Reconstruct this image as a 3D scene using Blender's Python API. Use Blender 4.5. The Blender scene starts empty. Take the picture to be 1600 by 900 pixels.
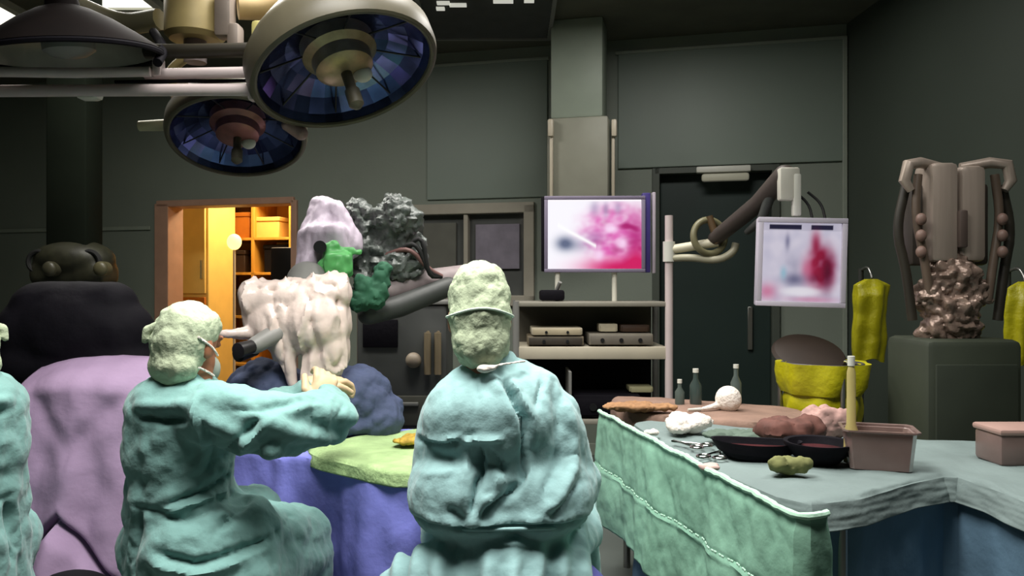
import bpy, bmesh, math, random
import numpy as np
from mathutils import Vector, Matrix, noise
random.seed(7)
PI = math.pi
F = 1200.0          # focal length in pixels of the 1600 wide frame
CH = 1.40           # camera height
V = Vector
scene = bpy.context.scene
col = scene.collection

def P(px, py, d):
    return V(((px-800)/F*d, d, CH-(py-450)/F*d))
def PX(p):
    return ((p[0]/p[1])*F+800, 450-(p[2]-CH)/p[1]*F)

def lin(c):
    return tuple((x/12.92 if x <= .04045 else ((x+.055)/1.055)**2.4) for x in (v/255 for v in c))

MATS = {}
def mat(name, rgb, rough=.6, metal=0, var=.12, scale=6, bump=0, bscale=40, spec=.4, emit=0, trans=0, sheen=0, stretch=(1,1,1), coat=0, alpha=1):
    if name in MATS: return MATS[name]
    m = bpy.data.materials.new(name); m.use_nodes = True
    nt = m.node_tree; N = nt.nodes; L = nt.links
    b = N['Principled BSDF']
    c = lin(rgb)
    b.inputs['Roughness'].default_value = rough
    b.inputs['Metallic'].default_value = metal
    b.inputs['Specular IOR Level'].default_value = spec
    b.inputs['Transmission Weight'].default_value = trans
    b.inputs['Sheen Weight'].default_value = sheen
    b.inputs['Coat Weight'].default_value = coat
    b.inputs['Alpha'].default_value = alpha
    tc = N.new('ShaderNodeTexCoord'); mp = N.new('ShaderNodeMapping')
    mp.inputs['Scale'].default_value = stretch
    L.new(tc.outputs['Object'], mp.inputs['Vector'])
    if var > 0:
        n = N.new('ShaderNodeTexNoise'); n.inputs['Scale'].default_value = scale; n.inputs['Detail'].default_value = 5
        L.new(mp.outputs[0], n.inputs['Vector'])
        r = N.new('ShaderNodeValToRGB')
        r.color_ramp.elements[0].position = .3; r.color_ramp.elements[1].position = .7
        r.color_ramp.elements[0].color = tuple(x*(1-var) for x in c)+(1,)
        r.color_ramp.elements[1].color = tuple(min(1, x*(1+var)) for x in c)+(1,)
        L.new(n.outputs['Fac'], r.inputs[0]); L.new(r.outputs[0], b.inputs['Base Color'])
    else:
        b.inputs['Base Color'].default_value = c+(1,)
    if bump > 0:
        n2 = N.new('ShaderNodeTexNoise'); n2.inputs['Scale'].default_value = bscale; n2.inputs['Detail'].default_value = 6
        L.new(mp.outputs[0], n2.inputs['Vector'])
        bp = N.new('ShaderNodeBump'); bp.inputs['Strength'].default_value = bump; bp.inputs['Distance'].default_value = .02
        L.new(n2.outputs['Fac'], bp.inputs['Height']); L.new(bp.outputs[0], b.inputs['Normal'])
    if emit:
        b.inputs['Emission Color'].default_value = c+(1,)
        b.inputs['Emission Strength'].default_value = emit
    MATS[name] = m
    return m

def basis(z, x=None):
    z = V(z).normalized()
    if x is None: x = V((1,0,0)) if abs(z.x) < .9 else V((0,1,0))
    x = V(x); x = (x - z*x.dot(z)).normalized()
    y = z.cross(x)
    return Matrix((x, y, z)).transposed()

class MB:
    def __init__(s): s.bm = bmesh.new()
    def box(s, c, size, rz=0, M=None, bev=0, seg=2):
        R = (M.to_4x4() if M is not None else Matrix.Rotation(rz, 4, 'Z'))
        T = Matrix.Translation(V(c)) @ R @ Matrix.Diagonal((size[0], size[1], size[2], 1))
        g = bmesh.ops.create_cube(s.bm, size=1, matrix=T)
        if bev:
            es = list({e for v in g['verts'] for e in v.link_edges})
            bmesh.ops.bevel(s.bm, geom=es, offset=bev, segments=seg, affect='EDGES', profile=.5)
        return s
    def cyl(s, a, b, r0, r1=None, seg=20, caps=True):
        a = V(a); b = V(b); r1 = r0 if r1 is None else r1
        M = Matrix.Translation((a+b)/2) @ basis(b-a).to_4x4()
        bmesh.ops.create_cone(s.bm, cap_ends=caps, segments=seg, radius1=r0, radius2=r1, depth=(b-a).length, matrix=M)
        return s
    def ell(s, c, r, M=None, u=24, v=16):
        R = M.to_4x4() if M is not None else Matrix.Identity(4)
        T = Matrix.Translation(V(c)) @ R @ Matrix.Diagonal((r[0], r[1], r[2], 1))
        bmesh.ops.create_uvsphere(s.bm, u_segments=u, v_segments=v, radius=1, matrix=T)
        return s
    def cap(s, a, b, r0, r1=None):           # tapered capsule
        r1 = r0 if r1 is None else r1
        s.cyl(a, b, r0, r1, 20); s.ell(a, (r0,)*3, u=20, v=12); s.ell(b, (r1,)*3, u=20, v=12)
        return s
    def chain(s, pts, rs):
        for i in range(len(pts)-1): s.cap(pts[i], pts[i+1], rs[i], rs[i+1])
        return s
    def tube(s, pts, r, seg=10, closed=False, smooth=0):
        pts = [V(p) for p in pts]
        for _ in range(smooth):
            q = []
            n = len(pts)
            for i in range(n if closed else n-1):
                a, b = pts[i], pts[(i+1) % n]
                q += [a.lerp(b, .25), a.lerp(b, .75)]
            if not closed: q = [pts[0]]+q+[pts[-1]]
            pts = q
        n = len(pts); rings = []; up = None
        for i, p in enumerate(pts):
            if closed: t = pts[(i+1) % n]-pts[i-1]
            else: t = pts[min(i+1, n-1)]-pts[max(i-1, 0)]
            if t.length < 1e-9: t = V((0,0,1))
            t.normalize()
            if up is None: up = V((0,0,1)) if abs(t.z) < .9 else V((1,0,0))
            x = (up - t*up.dot(t))
            if x.length < 1e-6: x = t.orthogonal()
            x.normalize(); up = x; y = t.cross(x)
            rr = r[i] if isinstance(r, (list, tuple)) else r
            rings.append([s.bm.verts.new(p+(x*math.cos(2*PI*k/seg)+y*math.sin(2*PI*k/seg))*rr) for k in range(seg)])
        for i in range(n if closed else n-1):
            A, B = rings[i], rings[(i+1) % n]
            for k in range(seg):
                s.bm.faces.new((A[k], A[(k+1) % seg], B[(k+1) % seg], B[k]))
        if not closed:
            s.bm.faces.new(rings[0][::-1]); s.bm.faces.new(rings[-1])
        return s
    def lathe(s, prof, M, seg=48, closed=False, jitter=None):
        rings = []
        for j, (r, z) in enumerate(prof):
            ring = []
            for k in range(seg):
                a = 2*PI*k/seg
                rr = r*(jitter(a, j) if jitter else 1)
                ring.append(s.bm.verts.new(M @ V((rr*math.cos(a), rr*math.sin(a), z))))
            rings.append(ring)
        m = len(rings)
        for j in range(m if closed else m-1):
            A, B = rings[j], rings[(j+1) % m]
            for k in range(seg):
                s.bm.faces.new((A[k], A[(k+1) % seg], B[(k+1) % seg], B[k]))
        return s
    def torus(s, c, R, r, M=None, seg=40, rs=10):
        T = Matrix.Translation(V(c)) @ (M.to_4x4() if M is not None else Matrix.Identity(4))
        prof = [(R+r*math.cos(2*PI*i/rs), r*math.sin(2*PI*i/rs)) for i in range(rs)]
        return s.lathe(prof, T, seg, closed=True)
    def grid(s, f, nu, nv, closeu=False):
        vs = [[s.bm.verts.new(f(i/(nu if closeu else nu-1), j/(nv-1))) for j in range(nv)] for i in range(nu)]
        for i in range(nu if closeu else nu-1):
            for j in range(nv-1):
                A, B = vs[i], vs[(i+1) % nu]
                s.bm.faces.new((A[j], B[j], B[j+1], A[j+1]))
        return vs
    def prism(s, poly, z0, z1):
        a = [s.bm.verts.new((p[0], p[1], z0)) for p in poly]; b = [s.bm.verts.new((p[0], p[1], z1)) for p in poly]
        s.bm.faces.new(a[::-1]); s.bm.faces.new(b); n = len(a)
        for i in range(n): s.bm.faces.new((a[i], a[(i+1) % n], b[(i+1) % n], b[i]))
        return s

WL = {}
def link(o, parent):
    col.objects.link(o)
    if parent is not None: o.parent = parent

def obj(name, mb, m, parent=None, smooth=True, bev=0, solid=0, label=None, kind=None, sub=0, ang=40):
    if isinstance(mb, MB):
        me = bpy.data.meshes.new(name)
        bmesh.ops.recalc_face_normals(mb.bm, faces=mb.bm.faces)
        mb.bm.to_mesh(me); mb.bm.free()
    else: me = mb; me.name = name
    base = WL[parent.name] if parent is not None else V((0,0,0))
    if parent is None:                      # origin at its own base centre
        co = np.empty(len(me.vertices)*3); me.vertices.foreach_get('co', co); co = co.reshape(-1,3)
        base = V(((co[:,0].min()+co[:,0].max())/2, (co[:,1].min()+co[:,1].max())/2, co[:,2].min()))
    me.transform(Matrix.Translation(-base))
    me.materials.clear(); me.materials.append(m)
    o = bpy.data.objects.new(name, me)
    link(o, parent)
    if parent is None: o.location = base
    WL[o.name] = base
    if bev:
        b = o.modifiers.new('bev', 'BEVEL'); b.width = bev; b.segments = 2; b.limit_method = 'ANGLE'
    if solid:
        b = o.modifiers.new('sol', 'SOLIDIFY'); b.thickness = solid; b.offset = 0
    if sub:
        b = o.modifiers.new('sub', 'SUBSURF'); b.levels = sub; b.render_levels = sub
    if smooth:
        me.polygons.foreach_set('use_smooth', [True]*len(me.polygons))
        try: me.set_sharp_from_angle(angle=math.radians(ang))
        except Exception: pass
    if label: o['label'] = label
    if kind: o['kind'] = kind
    return o

def tag(o, label, cat, group=None):
    o['label'] = label; o['category'] = cat
    if group: o['group'] = group
    return o

def thing(name, label, cat, loc, group=None):
    o = bpy.data.objects.new(name, None); o.empty_display_size = .1
    col.objects.link(o); o.location = V(loc); WL[o.name] = V(loc)
    return tag(o, label, cat, group)

def fuse(mb, voxel=.012, it=8, fac=.5, dec=0):
    me = bpy.data.meshes.new('tmp'); mb.bm.to_mesh(me); mb.bm.free()
    o = bpy.data.objects.new('tmp', me); col.objects.link(o)
    r = o.modifiers.new('r', 'REMESH'); r.mode = 'VOXEL'; r.voxel_size = voxel
    s = o.modifiers.new('s', 'SMOOTH'); s.iterations = it; s.factor = fac
    dg = bpy.context.evaluated_depsgraph_get()
    out = bpy.data.meshes.new_from_object(o.evaluated_get(dg))
    bpy.data.objects.remove(o); bpy.data.meshes.remove(me)
    return out

def nco(me):
    a = np.empty(len(me.vertices)*3); me.vertices.foreach_get('co', a); return a.reshape(-1,3)
def nno(me):
    a = np.empty(len(me.vertices)*3); me.vertex_normals.foreach_get('vector', a); return a.reshape(-1,3)
def setco(me, a):
    me.vertices.foreach_set('co', a.ravel()); me.update()

def fbm(co, scale, seed=0, stretch=(1,1,1)):
    out = np.empty(len(co)); o = V((seed*3.7, seed*1.3, seed*7.1))
    for i, c in enumerate(co):
        out[i] = noise.fractal(V((c[0]*stretch[0], c[1]*stretch[1], c[2]*stretch[2]))*scale+o, 1.0, 2.0, 3)
    return out

def ridge(co, scale, seed=0, stretch=(1,1,1)):   # cloth-like crumple: sharp valleys
    out = np.empty(len(co)); o = V((seed*3.7, seed*1.3, seed*7.1))
    for i, c in enumerate(co):
        p = V((c[0]*stretch[0], c[1]*stretch[1], c[2]*stretch[2]))*scale+o
        out[i] = abs(noise.noise(p))*1.0+.5*abs(noise.noise(p*2.1+V((5,1,2))))
    return out

def creases(me, lines, d, ymax=None, facing=None):
    """press folds (a: amplitude, w: width, both metres) into the cloth along polylines drawn on the back of the body"""
    co = nco(me); no = nno(me); disp = np.zeros(len(co))
    X = co[:,0]; Z = co[:,2]
    for pts, amp, w in lines:
        q = [P(x, y, d) for x, y in pts]
        best = np.full(len(co), 9.)
        tt = np.zeros(len(co)); tot = len(q)-1
        for i in range(len(q)-1):
            a = np.array((q[i].x, q[i].z)); b = np.array((q[i+1].x, q[i+1].z)); ab = b-a
            t = np.clip(((X-a[0])*ab[0]+(Z-a[1])*ab[1])/(ab@ab), 0, 1)
            dd = np.hypot(X-a[0]-t*ab[0], Z-a[1]-t*ab[1])
            m = dd < best; best[m] = dd[m]; tt[m] = (i+t[m])/tot
        taper = np.clip(np.sin(np.clip(tt*.9+.05, 0, 1)*PI)*1.6, .25, 1)
        disp += amp*taper*np.exp(-(best/w)**2)
    mask = np.clip(-no[:,1]*1.5+.1, 0, 1)
    if ymax is not None: mask = mask*(co[:,1] < ymax)
    co = co+no*(disp*mask)[:,None]
    setco(me, co)
# ------------------------------------------------------------------ materials
wallm  = mat('wall paint', (124,132,121), .55, var=.05, scale=1.5, bump=.05, bscale=60)
wallm2 = mat('panel paint', (118,130,120), .45, var=.05, scale=1.2)
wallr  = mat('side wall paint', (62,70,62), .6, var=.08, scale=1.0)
ceilm  = mat('ceiling tiles', (92,92,80), .8, var=.12, scale=4)
floorm = mat('floor vinyl', (88,94,90), .35, var=.1, scale=3)
trimm  = mat('trim', (140,148,135), .45, var=.05)
teal   = mat('gown cloth', (142,178,178), .85, var=.14, scale=5, bump=.22, bscale=28, spec=.2, sheen=.2)
teal2  = mat('gown cloth left', (116,156,151), .85, var=.18, scale=5, bump=.25, bscale=30, spec=.2, sheen=.2)
capm   = mat('cap cloth', (178,190,160), .9, var=.24, scale=9, bump=.3, bscale=60, spec=.2)
skinm  = mat('skin', (150,98,70), .55, var=.08, scale=20, bump=.05)
glovem = mat('latex glove', (202,176,140), .5, var=.06, bump=.1)
maskm  = mat('mask cloth', (160,196,200), .9, var=.06)
greenm = mat('green drape', (126,168,146), .85, var=.16, scale=7, bump=.14, bscale=35, spec=.2)
greenh = mat('green hem', (176,214,190), .85, var=.1, scale=9, bump=.2)
bluem  = mat('blue grey drape', (112,126,124), .85, var=.12, scale=4, bump=.25, bscale=20, spec=.2)
navym  = mat('dark blue drape', (90,118,138), .8, var=.15, scale=4, bump=.25, bscale=18, spec=.25)
violet = mat('violet blue drape', (128,132,212), .8, var=.12, scale=5, bump=.2, bscale=20, spec=.25)
lilacm = mat('lilac cloth', (152,130,158), .85, var=.1, scale=4, bump=.2, bscale=20, spec=.2)
pdrape = mat('patient drape', (66,76,104), .8, var=.2, scale=8, bump=.3, bscale=24)
limem  = mat('green towel', (154,180,126), .9, var=.2, scale=12, bump=.4, bscale=50)
ochre  = mat('stained gauze', (170,140,52), .8, var=.3, scale=30, bump=.3)
white  = mat('white plastic', (206,206,196), .4, var=.04)
offwh  = mat('cream enamel', (196,186,166), .4, var=.06)
pinkw  = mat('pale arm enamel', (200,186,184), .4, var=.05)
beige  = mat('beige shell', (84,79,63), .45, var=.12, scale=8)
tan    = mat('tan enamel', (168,150,100), .5, var=.18, scale=5)
black  = mat('black vinyl', (14,12,18), .75, var=.15, bump=.1, spec=.12)
blackp = mat('black plastic', (24,25,26), .4, var=.1)
brownb = mat('black brown shell', (15,10,9), .8, var=.25, scale=6, spec=.1)
steel  = mat('steel', (150,150,146), .32, metal=.9, var=.1, stretch=(1,1,.1))
chrome = mat('chrome', (200,200,196), .16, metal=1, var=.05)
greyp  = mat('grey plastic', (122,122,118), .5, var=.08)
dkgrey = mat('dark grey plastic', (62,64,62), .5, var=.12)
dkgreen= mat('dark green panel', (30,46,42), .5, var=.1, scale=2)
olive  = mat('olive column', (22,27,20), .85, var=.15, scale=3, spec=.08)
yellow = mat('yellow bag', (178,172,22), .35, var=.14, scale=9, bump=.4, bscale=18, spec=.5)
lavend = mat('lavender housing', (206,192,208), .45, var=.1, scale=10, bump=.1)
neong  = mat('green film', (92,172,98), .4, var=.15, scale=20)
crump  = mat('crumpled grey film', (92,98,94), .35, var=.35, scale=16, bump=.5, bscale=30, spec=.6)
dgcloth= mat('bottle green cloth', (44,92,68), .8, var=.2, scale=10)
film   = mat('clear drape film', (236,218,208), .28, var=.08, scale=8, bump=.2, bscale=22, spec=.6, trans=.25)
refl   = mat('blue mirror', (74,86,132), .2, metal=.9, var=.6, scale=6)
glassm = mat('window glass', (92,94,92), .08, var=.2, scale=2, spec=.6)
wood   = mat('warm wood', (196,140,52), .5, var=.2, scale=4, stretch=(4,4,.6))
warmw  = mat('warm wall', (214,170,84), .7, var=.08)
ornge  = mat('orange box', (190,110,30), .6, var=.15)
brownd = mat('dark brown', (60,42,28), .6, var=.2)
copper = mat('brown bench cloth', (132,106,92), .8, var=.2, scale=9, bump=.2)
redbr  = mat('dark red liquid', (70,34,36), .25, var=.3, scale=14)
pinkp  = mat('pink clear plastic', (140,118,112), .25, var=.1, trans=.35, scale=12)
gauze  = mat('gauze', (232,222,212), .95, var=.06, bump=.6, bscale=50)
stoolb = mat('violet vinyl', (96,92,176), .45, var=.08)
rubber = mat('rubber', (28,28,28), .7, var=.1)

# ------------------------------------------------------------------ room
TH = math.radians(13.2); CT, ST = math.cos(TH), math.sin(TH)
D0 = 6.6; CZ = 3.46
UH = V((CT, -ST, 0)); NH = V((-ST, -CT, 0))
def wpt(u, off, z): return V((0, D0, 0))+UH*u+NH*off+V((0,0,z))
def wu(px, off=0):
    s = (px-800)/F
    d = (D0-off/CT)/(1+math.tan(TH)*s)
    x = s*d
    return (x+off*ST)/CT, d
def wz(px, py, off=0): return CH-(py-450)/F*wu(px, off)[1]
def wbox(mb, u0, u1, z0, z1, o0, o1, bev=0):
    c = wpt((u0+u1)/2, (o0+o1)/2, (z0+z1)/2)
    return mb.box(c, (u1-u0, abs(o1-o0), z1-z0), rz=-TH, bev=bev)

uL = -6.6; uR = wu(1323)[0]
dA = (wu(247)[0], wu(461)[0], 0, wz(350,316))
wA = (wu(640)[0], wu(832)[0], wz(735,474), wz(735,322))
dB = (wu(1027)[0], wu(1210)[0], 0, wz(1118,266))
mb = MB()
wbox(mb, uL, dA[0], 0, CZ, 0, -.16); wbox(mb, dA[0], dA[1], dA[3], CZ, 0, -.16)
wbox(mb, dA[1], wA[0], 0, CZ, 0, -.16)
wbox(mb, wA[0], wA[1], 0, wA[2], 0, -.16); wbox(mb, wA[0], wA[1], wA[3], CZ, 0, -.16)
wbox(mb, wA[1], dB[0], 0, CZ, 0, -.16); wbox(mb, dB[0], dB[1], dB[3], CZ, 0, -.16)
wbox(mb, dB[1], uR, 0, CZ, 0, -.16)
obj('wall_back', mb, wallm, kind='structure', smooth=False)
cR = wpt(uR, 0, 0)
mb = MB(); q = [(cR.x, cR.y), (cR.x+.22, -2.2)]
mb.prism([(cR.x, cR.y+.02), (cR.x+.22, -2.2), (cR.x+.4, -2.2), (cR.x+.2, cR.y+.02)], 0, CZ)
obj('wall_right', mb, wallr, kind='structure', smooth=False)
cL = wpt(uL, 0, 0)
mb = MB(); mb.box((cL.x-.05, (cL.y-2.2)/2, CZ/2), (.16, cL.y+2.3, CZ)); obj('wall_left', mb, wallm, kind='structure', smooth=False)
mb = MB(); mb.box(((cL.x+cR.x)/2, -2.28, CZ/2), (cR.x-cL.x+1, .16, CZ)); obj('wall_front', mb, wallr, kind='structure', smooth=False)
mb = MB(); mb.box((-1.8, 4.2, -.05), (12, 13.6, .1)); obj('floor', mb, floorm, kind='structure', smooth=False)
mb = MB(); mb.box((-1.8, 4.2, CZ+.05), (12, 13.6, .1)); obj('ceiling', mb, ceilm, kind='structure', smooth=False)
# wall panel trims
def trim(name, *boxes):
    mb = MB()
    for b in boxes: wbox(mb, *b)
    return obj(name, mb, trimm, kind='structure', smooth=False, bev=.004)
u0, u1 = wu(966)[0], wu(1316)[0]
mb = MB(); wbox(mb, u0, u1, wz(1140,266)+.04, CZ-.12, 0, .025); obj('trim_5', mb, wallm2, kind='structure', smooth=False, bev=.006)
mb = MB(); wbox(mb, wu(668)[0], wu(856)[0], wA[3]+.06, CZ-.12, 0, .02); obj('trim_6', mb, wallm2, kind='structure', smooth=False, bev=.006)
trim('trim_1', (uR-.035, uR, 0, CZ-.1, 0, .035))
trim('trim_2', (u0-.02, u1+.02, CZ-.125, CZ-.1, 0, .035))
trim('trim_3', (wu(664)[0], wu(858)[0], CZ-.125, CZ-.1, 0, .03))
trim('trim_4', (uL, dA[0]-.08, wz(200,360), wz(200,354), 0, .02))
trim('baseboard_back', (uL, dA[0]-.06, 0, .1, 0, .02), (dA[1]+.06, dB[0]-.06, 0, .1, 0, .02))

# warm doorway and the store room beyond it
mb = MB()
wbox(mb, dA[0]-.02, dA[0]+.13, 0, dA[3], .03, -.2); wbox(mb, dA[1]-.03, dA[1]+.03, 0, dA[3], .03, -.2); wbox(mb, dA[0], dA[1], dA[3]-.03, dA[3]+.03, .03, -.2)
obj('door_1', mb, mat('door frame brown', (176,138,116), .5, var=.1), kind='structure', smooth=False, bev=.006)
mb = MB()
wbox(mb, dA[0]-1.0, dA[1]+.5, 0, 2.9, -2.2, -2.3); wbox(mb, dA[0]-1.0, dA[0]-.9, 0, 2.9, -.17, -2.3); wbox(mb, dA[1]+.4, dA[1]+.5, 0, 2.9, -.17, -2.3)
wbox(mb, dA[0]-1.0, dA[1]+.5, 2.8, 2.9, -.17, -2.3)
obj('wall_store', mb, warmw, kind='structure', smooth=False)

def wthing(name, label, cat, u, off, z=0, group=None):
    return thing(name, label, cat, wpt(u, off, z), group)
# cabinet left of the doorway
a0, a1 = wu(274,-.9)[0], wu(326,-.9)[0]
t = wthing('tall_cabinet', 'tall pale yellow cabinet inside the warm lit doorway, at its left', 'cabinet', (a0+a1)/2, -.9)
mb = MB(); wbox(mb, a0, a1, .06, 2.36, -.9, -1.4); obj('body', mb, mat('cabinet yellow', (226,190,104), .5, var=.06), t, bev=.01)
mb = MB(); wbox(mb, a0+.03, a1-.03, 1.34, 2.32, -.875, -.9); obj('door', mb, mat('cabinet door yellow', (230,196,110), .5, var=.05), t, bev=.006)
mb = MB(); wbox(mb, a0+.03, a1-.03, .12, 1.3, -.875, -.9); o = obj('door', mb, ornge, t, bev=.006); o['label'] = 'orange lower cabinet door'
mb = MB(); wbox(mb, a1-.07, a1-.05, 1.5, 1.7, -.85, -.875); obj('handle', mb, chrome, t)
mb = MB(); wbox(mb, a0+.02, a1-.02, 0, .06, -.93, -1.38); obj('plinth', mb, brownd, t)
# shelving
s0, s1 = wu(330,-1.5)[0], wu(456,-1.5)[0]
t = wthing('shelving_unit', 'open wooden storage shelving deep inside the warm lit doorway', 'shelf', (s0+s1)/2, -1.5)
for u in (s0, (s0+s1)/2, s1-.04):
    mb = MB(); wbox(mb, u, u+.04, 0, 2.55, -1.5, -2.0); obj('upright', mb, wood, t, bev=.004)
levels = (.5, 1.05, 1.55, 1.95, 2.4)
for z in levels:
    mb = MB(); wbox(mb, s0+.04, s1-.04, z, z+.03, -1.5, -2.0); obj('shelf', mb, wood, t, bev=.003)
mb = MB(); wbox(mb, s0, s1, .1, 2.55, -2.0, -2.03); obj('back_panel', mb, mat('back panel yellow', (222,176,84), .6, var=.08), t)
boxes = [(.03,.38,1.98,.3,'orange storage box on the upper shelf behind the doorway',ornge), (.45,.34,1.98,.24,'pale yellow storage box on the upper shelf behind the doorway',warmw),
         (.05,.3,1.58,.26,'dark brown storage box on the middle shelf, left half',brownd), (.6,.3,1.58,.32,'black storage box at the right end of the middle shelf',black),
         (.08,.34,1.08,.3,'brown carton on the lower shelf inside the doorway',brownd), (.55,.34,1.08,.36,'ochre carton on the lower shelf inside the doorway',ornge)]
for du, w, z, h, lb, m in boxes:
    t2 = wthing('storage_box', lb, 'box', s0+du+.05+w/2, -1.56, z)
    mb = MB(); wbox(mb, s0+du+.05, s0+du+.05+w, z, z+h-.05, -1.56, -1.95); obj('body', mb, m, t2, bev=.008)
    mb = MB(); wbox(mb, s0+du+.04, s0+du+.06+w, z+h-.05, z+h, -1.55, -1.96); obj('lid', mb, m, t2, bev=.008)
# trolley with lamp in doorway
t = wthing('desk_lamp', 'glowing globe lamp on a slim stem inside the warm doorway', 'lamp', wu(366,-.8)[0], -.8)
lp = wpt(wu(366,-.8)[0], -.8, wz(366,378,-.8))
mb = MB(); mb.cyl((lp.x,lp.y,0), (lp.x,lp.y,.03), .14); mb.cyl((lp.x,lp.y,.03), (lp.x,lp.y,lp.z-.07), .014); obj('stand', mb, offwh, t)
mb = MB(); mb.ell(lp, (.075,.075,.085)); obj('globe', mb, mat('lamp glow', (255,214,130), .5, var=0, emit=2.2), t)
# monitor cart in the doorway (dark shape)
c0, c1 = wu(436,-.35)[0], wu(474,-.35)[0]
mc = wpt(wu(446,-.45)[0], -.45, 0)
t = thing('monitor_cart', 'black screen on a slim trolley stand at the right side of the warm doorway', 'monitor', mc)
mb = MB(); mb.box((mc.x, mc.y, 1.62), (.3,.06,.36), rz=-TH, bev=.015); obj('screen', mb, blackp, t)
mb = MB(); mb.cyl((mc.x,mc.y+.05,.1), (mc.x,mc.y+.05,1.5), .025); obj('post', mb, offwh, t)
mb = MB()
for k in range(5): mb.tube([(mc.x,mc.y+.05,.1), (mc.x+.2*math.cos(k*1.257),mc.y+.05+.2*math.sin(k*1.257),.05)], .018)
obj('base', mb, dkgrey, t)

# window
t0, t1, z0, z1 = wA
mb = MB(); fw = .07
wbox(mb, t0-.02, t1+.02, z1-fw, z1+.02, .04, -.1); wbox(mb, t0-.02, t1+.02, z0-.02, z0+fw, .04, -.1)
wbox(mb, t1-fw, t1+.02, z0, z1, .04, -.1); wbox(mb, t0-.02, t0+fw, z0, z1, .04, -.1); um = t0+(t1-t0)*.47; wbox(mb, um-.02, um+.02, z0, z1, .02, -.08)
wn = obj('window_1', mb, mat('window frame', (158,152,138), .5, var=.08), kind='structure', smooth=False, bev=.006)
mb = MB(); wbox(mb, t0, t1, z0, z1, -.05, -.062); obj('pane', mb, glassm, wn)
mb = MB(); wbox(mb, um+.08, t1-.12, z0+.3, z1-.16, -.02, -.048); obj('notice', mb, mat('lavender sheet', (128,122,134), .7, var=.15, scale=9), wn, kind='structure')
mb = MB(); wbox(mb, t0+.12, um-.1, z0+.02, z1-.14, -.02, -.048); obj('blind', mb, mat('grey blind', (96,96,88), .7, var=.1), wn)

# dark sliding door with light
u0, u1, z0, z1 = dB
mb = MB(); wbox(mb, u0+.02, u1-.02, .02, z1-.02, -.09, -.14)
dl = obj('door_2', mb, dkgreen, kind='structure', bev=.006)
mb = MB(); wbox(mb, u1-.2, u1-.16, .9, 1.25, -.06, -.09); obj('door_handle', mb, steel, dl, bev=.005)
mb = MB(); wbox(mb, u0-.02, u1+.02, z1-.02, z1+.03, .03, -.14); wbox(mb, u0-.04, u0+.02, 0, z1+.03, .03, -.14); wbox(mb, u1-.02, u1+.04, 0, z1+.03, .03, -.14)
obj('trim_7', mb, mat('door trim', (74,80,72), .5, var=.05), kind='structure', smooth=False, bev=.004)
lu0, lu1 = wu(1088)[0], wu(1172)[0]
t = wthing('strip_light', 'slim white strip lamp over the dark green door', 'lamp', (lu0+lu1)/2, .03, z1-.1)
mb = MB(); wbox(mb, lu0, lu1, z1-.03, z1+.02, .03, .1, bev=.01); obj('housing', mb, white, t)
mb = MB(); wbox(mb, lu0+.04, lu1-.01, z1-.1, z1-.035, .04, .085, bev=.02); obj('diffuser', mb, mat('diffuser', (170,168,150), .5, var=0, emit=.12), t)

# ceiling fixtures in view
def ceil_pt(px, py):
    d = (CZ-CH)*F/(450-py); return V(((px-800)/F*d, d, CZ))
emitw = mat('ceiling diffuser', (250,248,232), .5, var=0, emit=1.6)
for px0, px1, ya, yb, lb in ((-30,66,-60,34,'bright ceiling light panel at the far upper left'), (160,252,-50,7,'bright ceiling light panel right of the black lamp dome')):
    a = ceil_pt((px0+px1)/2, yb); b = ceil_pt((px0+px1)/2, ya)
    w = (px1-px0)/F*a.y; L = abs(a.y-b.y)
    t = thing('ceiling_light', lb, 'lamp', (a.x, (a.y+b.y)/2, CZ-.05))
    mb = MB(); c = V((a.x, (a.y+b.y)/2, CZ-.025))
    for sx, sy, ww, hh in ((0,-1,w,.03), (0,1,w,.03), (-1,0,.03,L), (1,0,.03,L)): mb.box(c+V((sx*w/2, sy*L/2, 0)), (ww+.03, hh+.03, .05))
    obj('frame', mb, white, t)
    mb = MB(); mb.box(c+V((0,0,.008)), (w, L, .03)); obj('diffuser', mb, emitw, t)
# perforated vent
a = ceil_pt(765, 52); 
t = thing('ceiling_vent', 'dark slatted ceiling vent with small bright openings right of the large lamp', 'vent', (a.x, 5.75, CZ-.06))
mb = MB()
for s in (-1,1): mb.box((a.x+s*.48, 5.75, CZ-.03), (.03,.9,.06)); mb.box((a.x, 5.75+s*.45, CZ-.03), (.98,.03,.06))
obj('frame', mb, greyp, t)
for k in range(14):
    mb = MB(); mb.box((a.x, 5.34+k*.063, CZ-.03), (.94,.012,.05), M=Matrix.Rotation(.5,3,'X')); obj('slat', mb, dkgrey, t)
ventw = mat('vent glow', (236,236,224), .5, var=0, emit=.55)
for x, y, w in ((-.3,5.36,.09), (-.33,5.47,.06), (-.2,5.40,.12), (.12,5.33,.14), (.3,5.32,.07)):
    mb = MB(); mb.box((a.x+x, y+.02, CZ-.064), (w,.045,.014)); obj('lamp_opening', mb, ventw, t, label='small bright opening')

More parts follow.
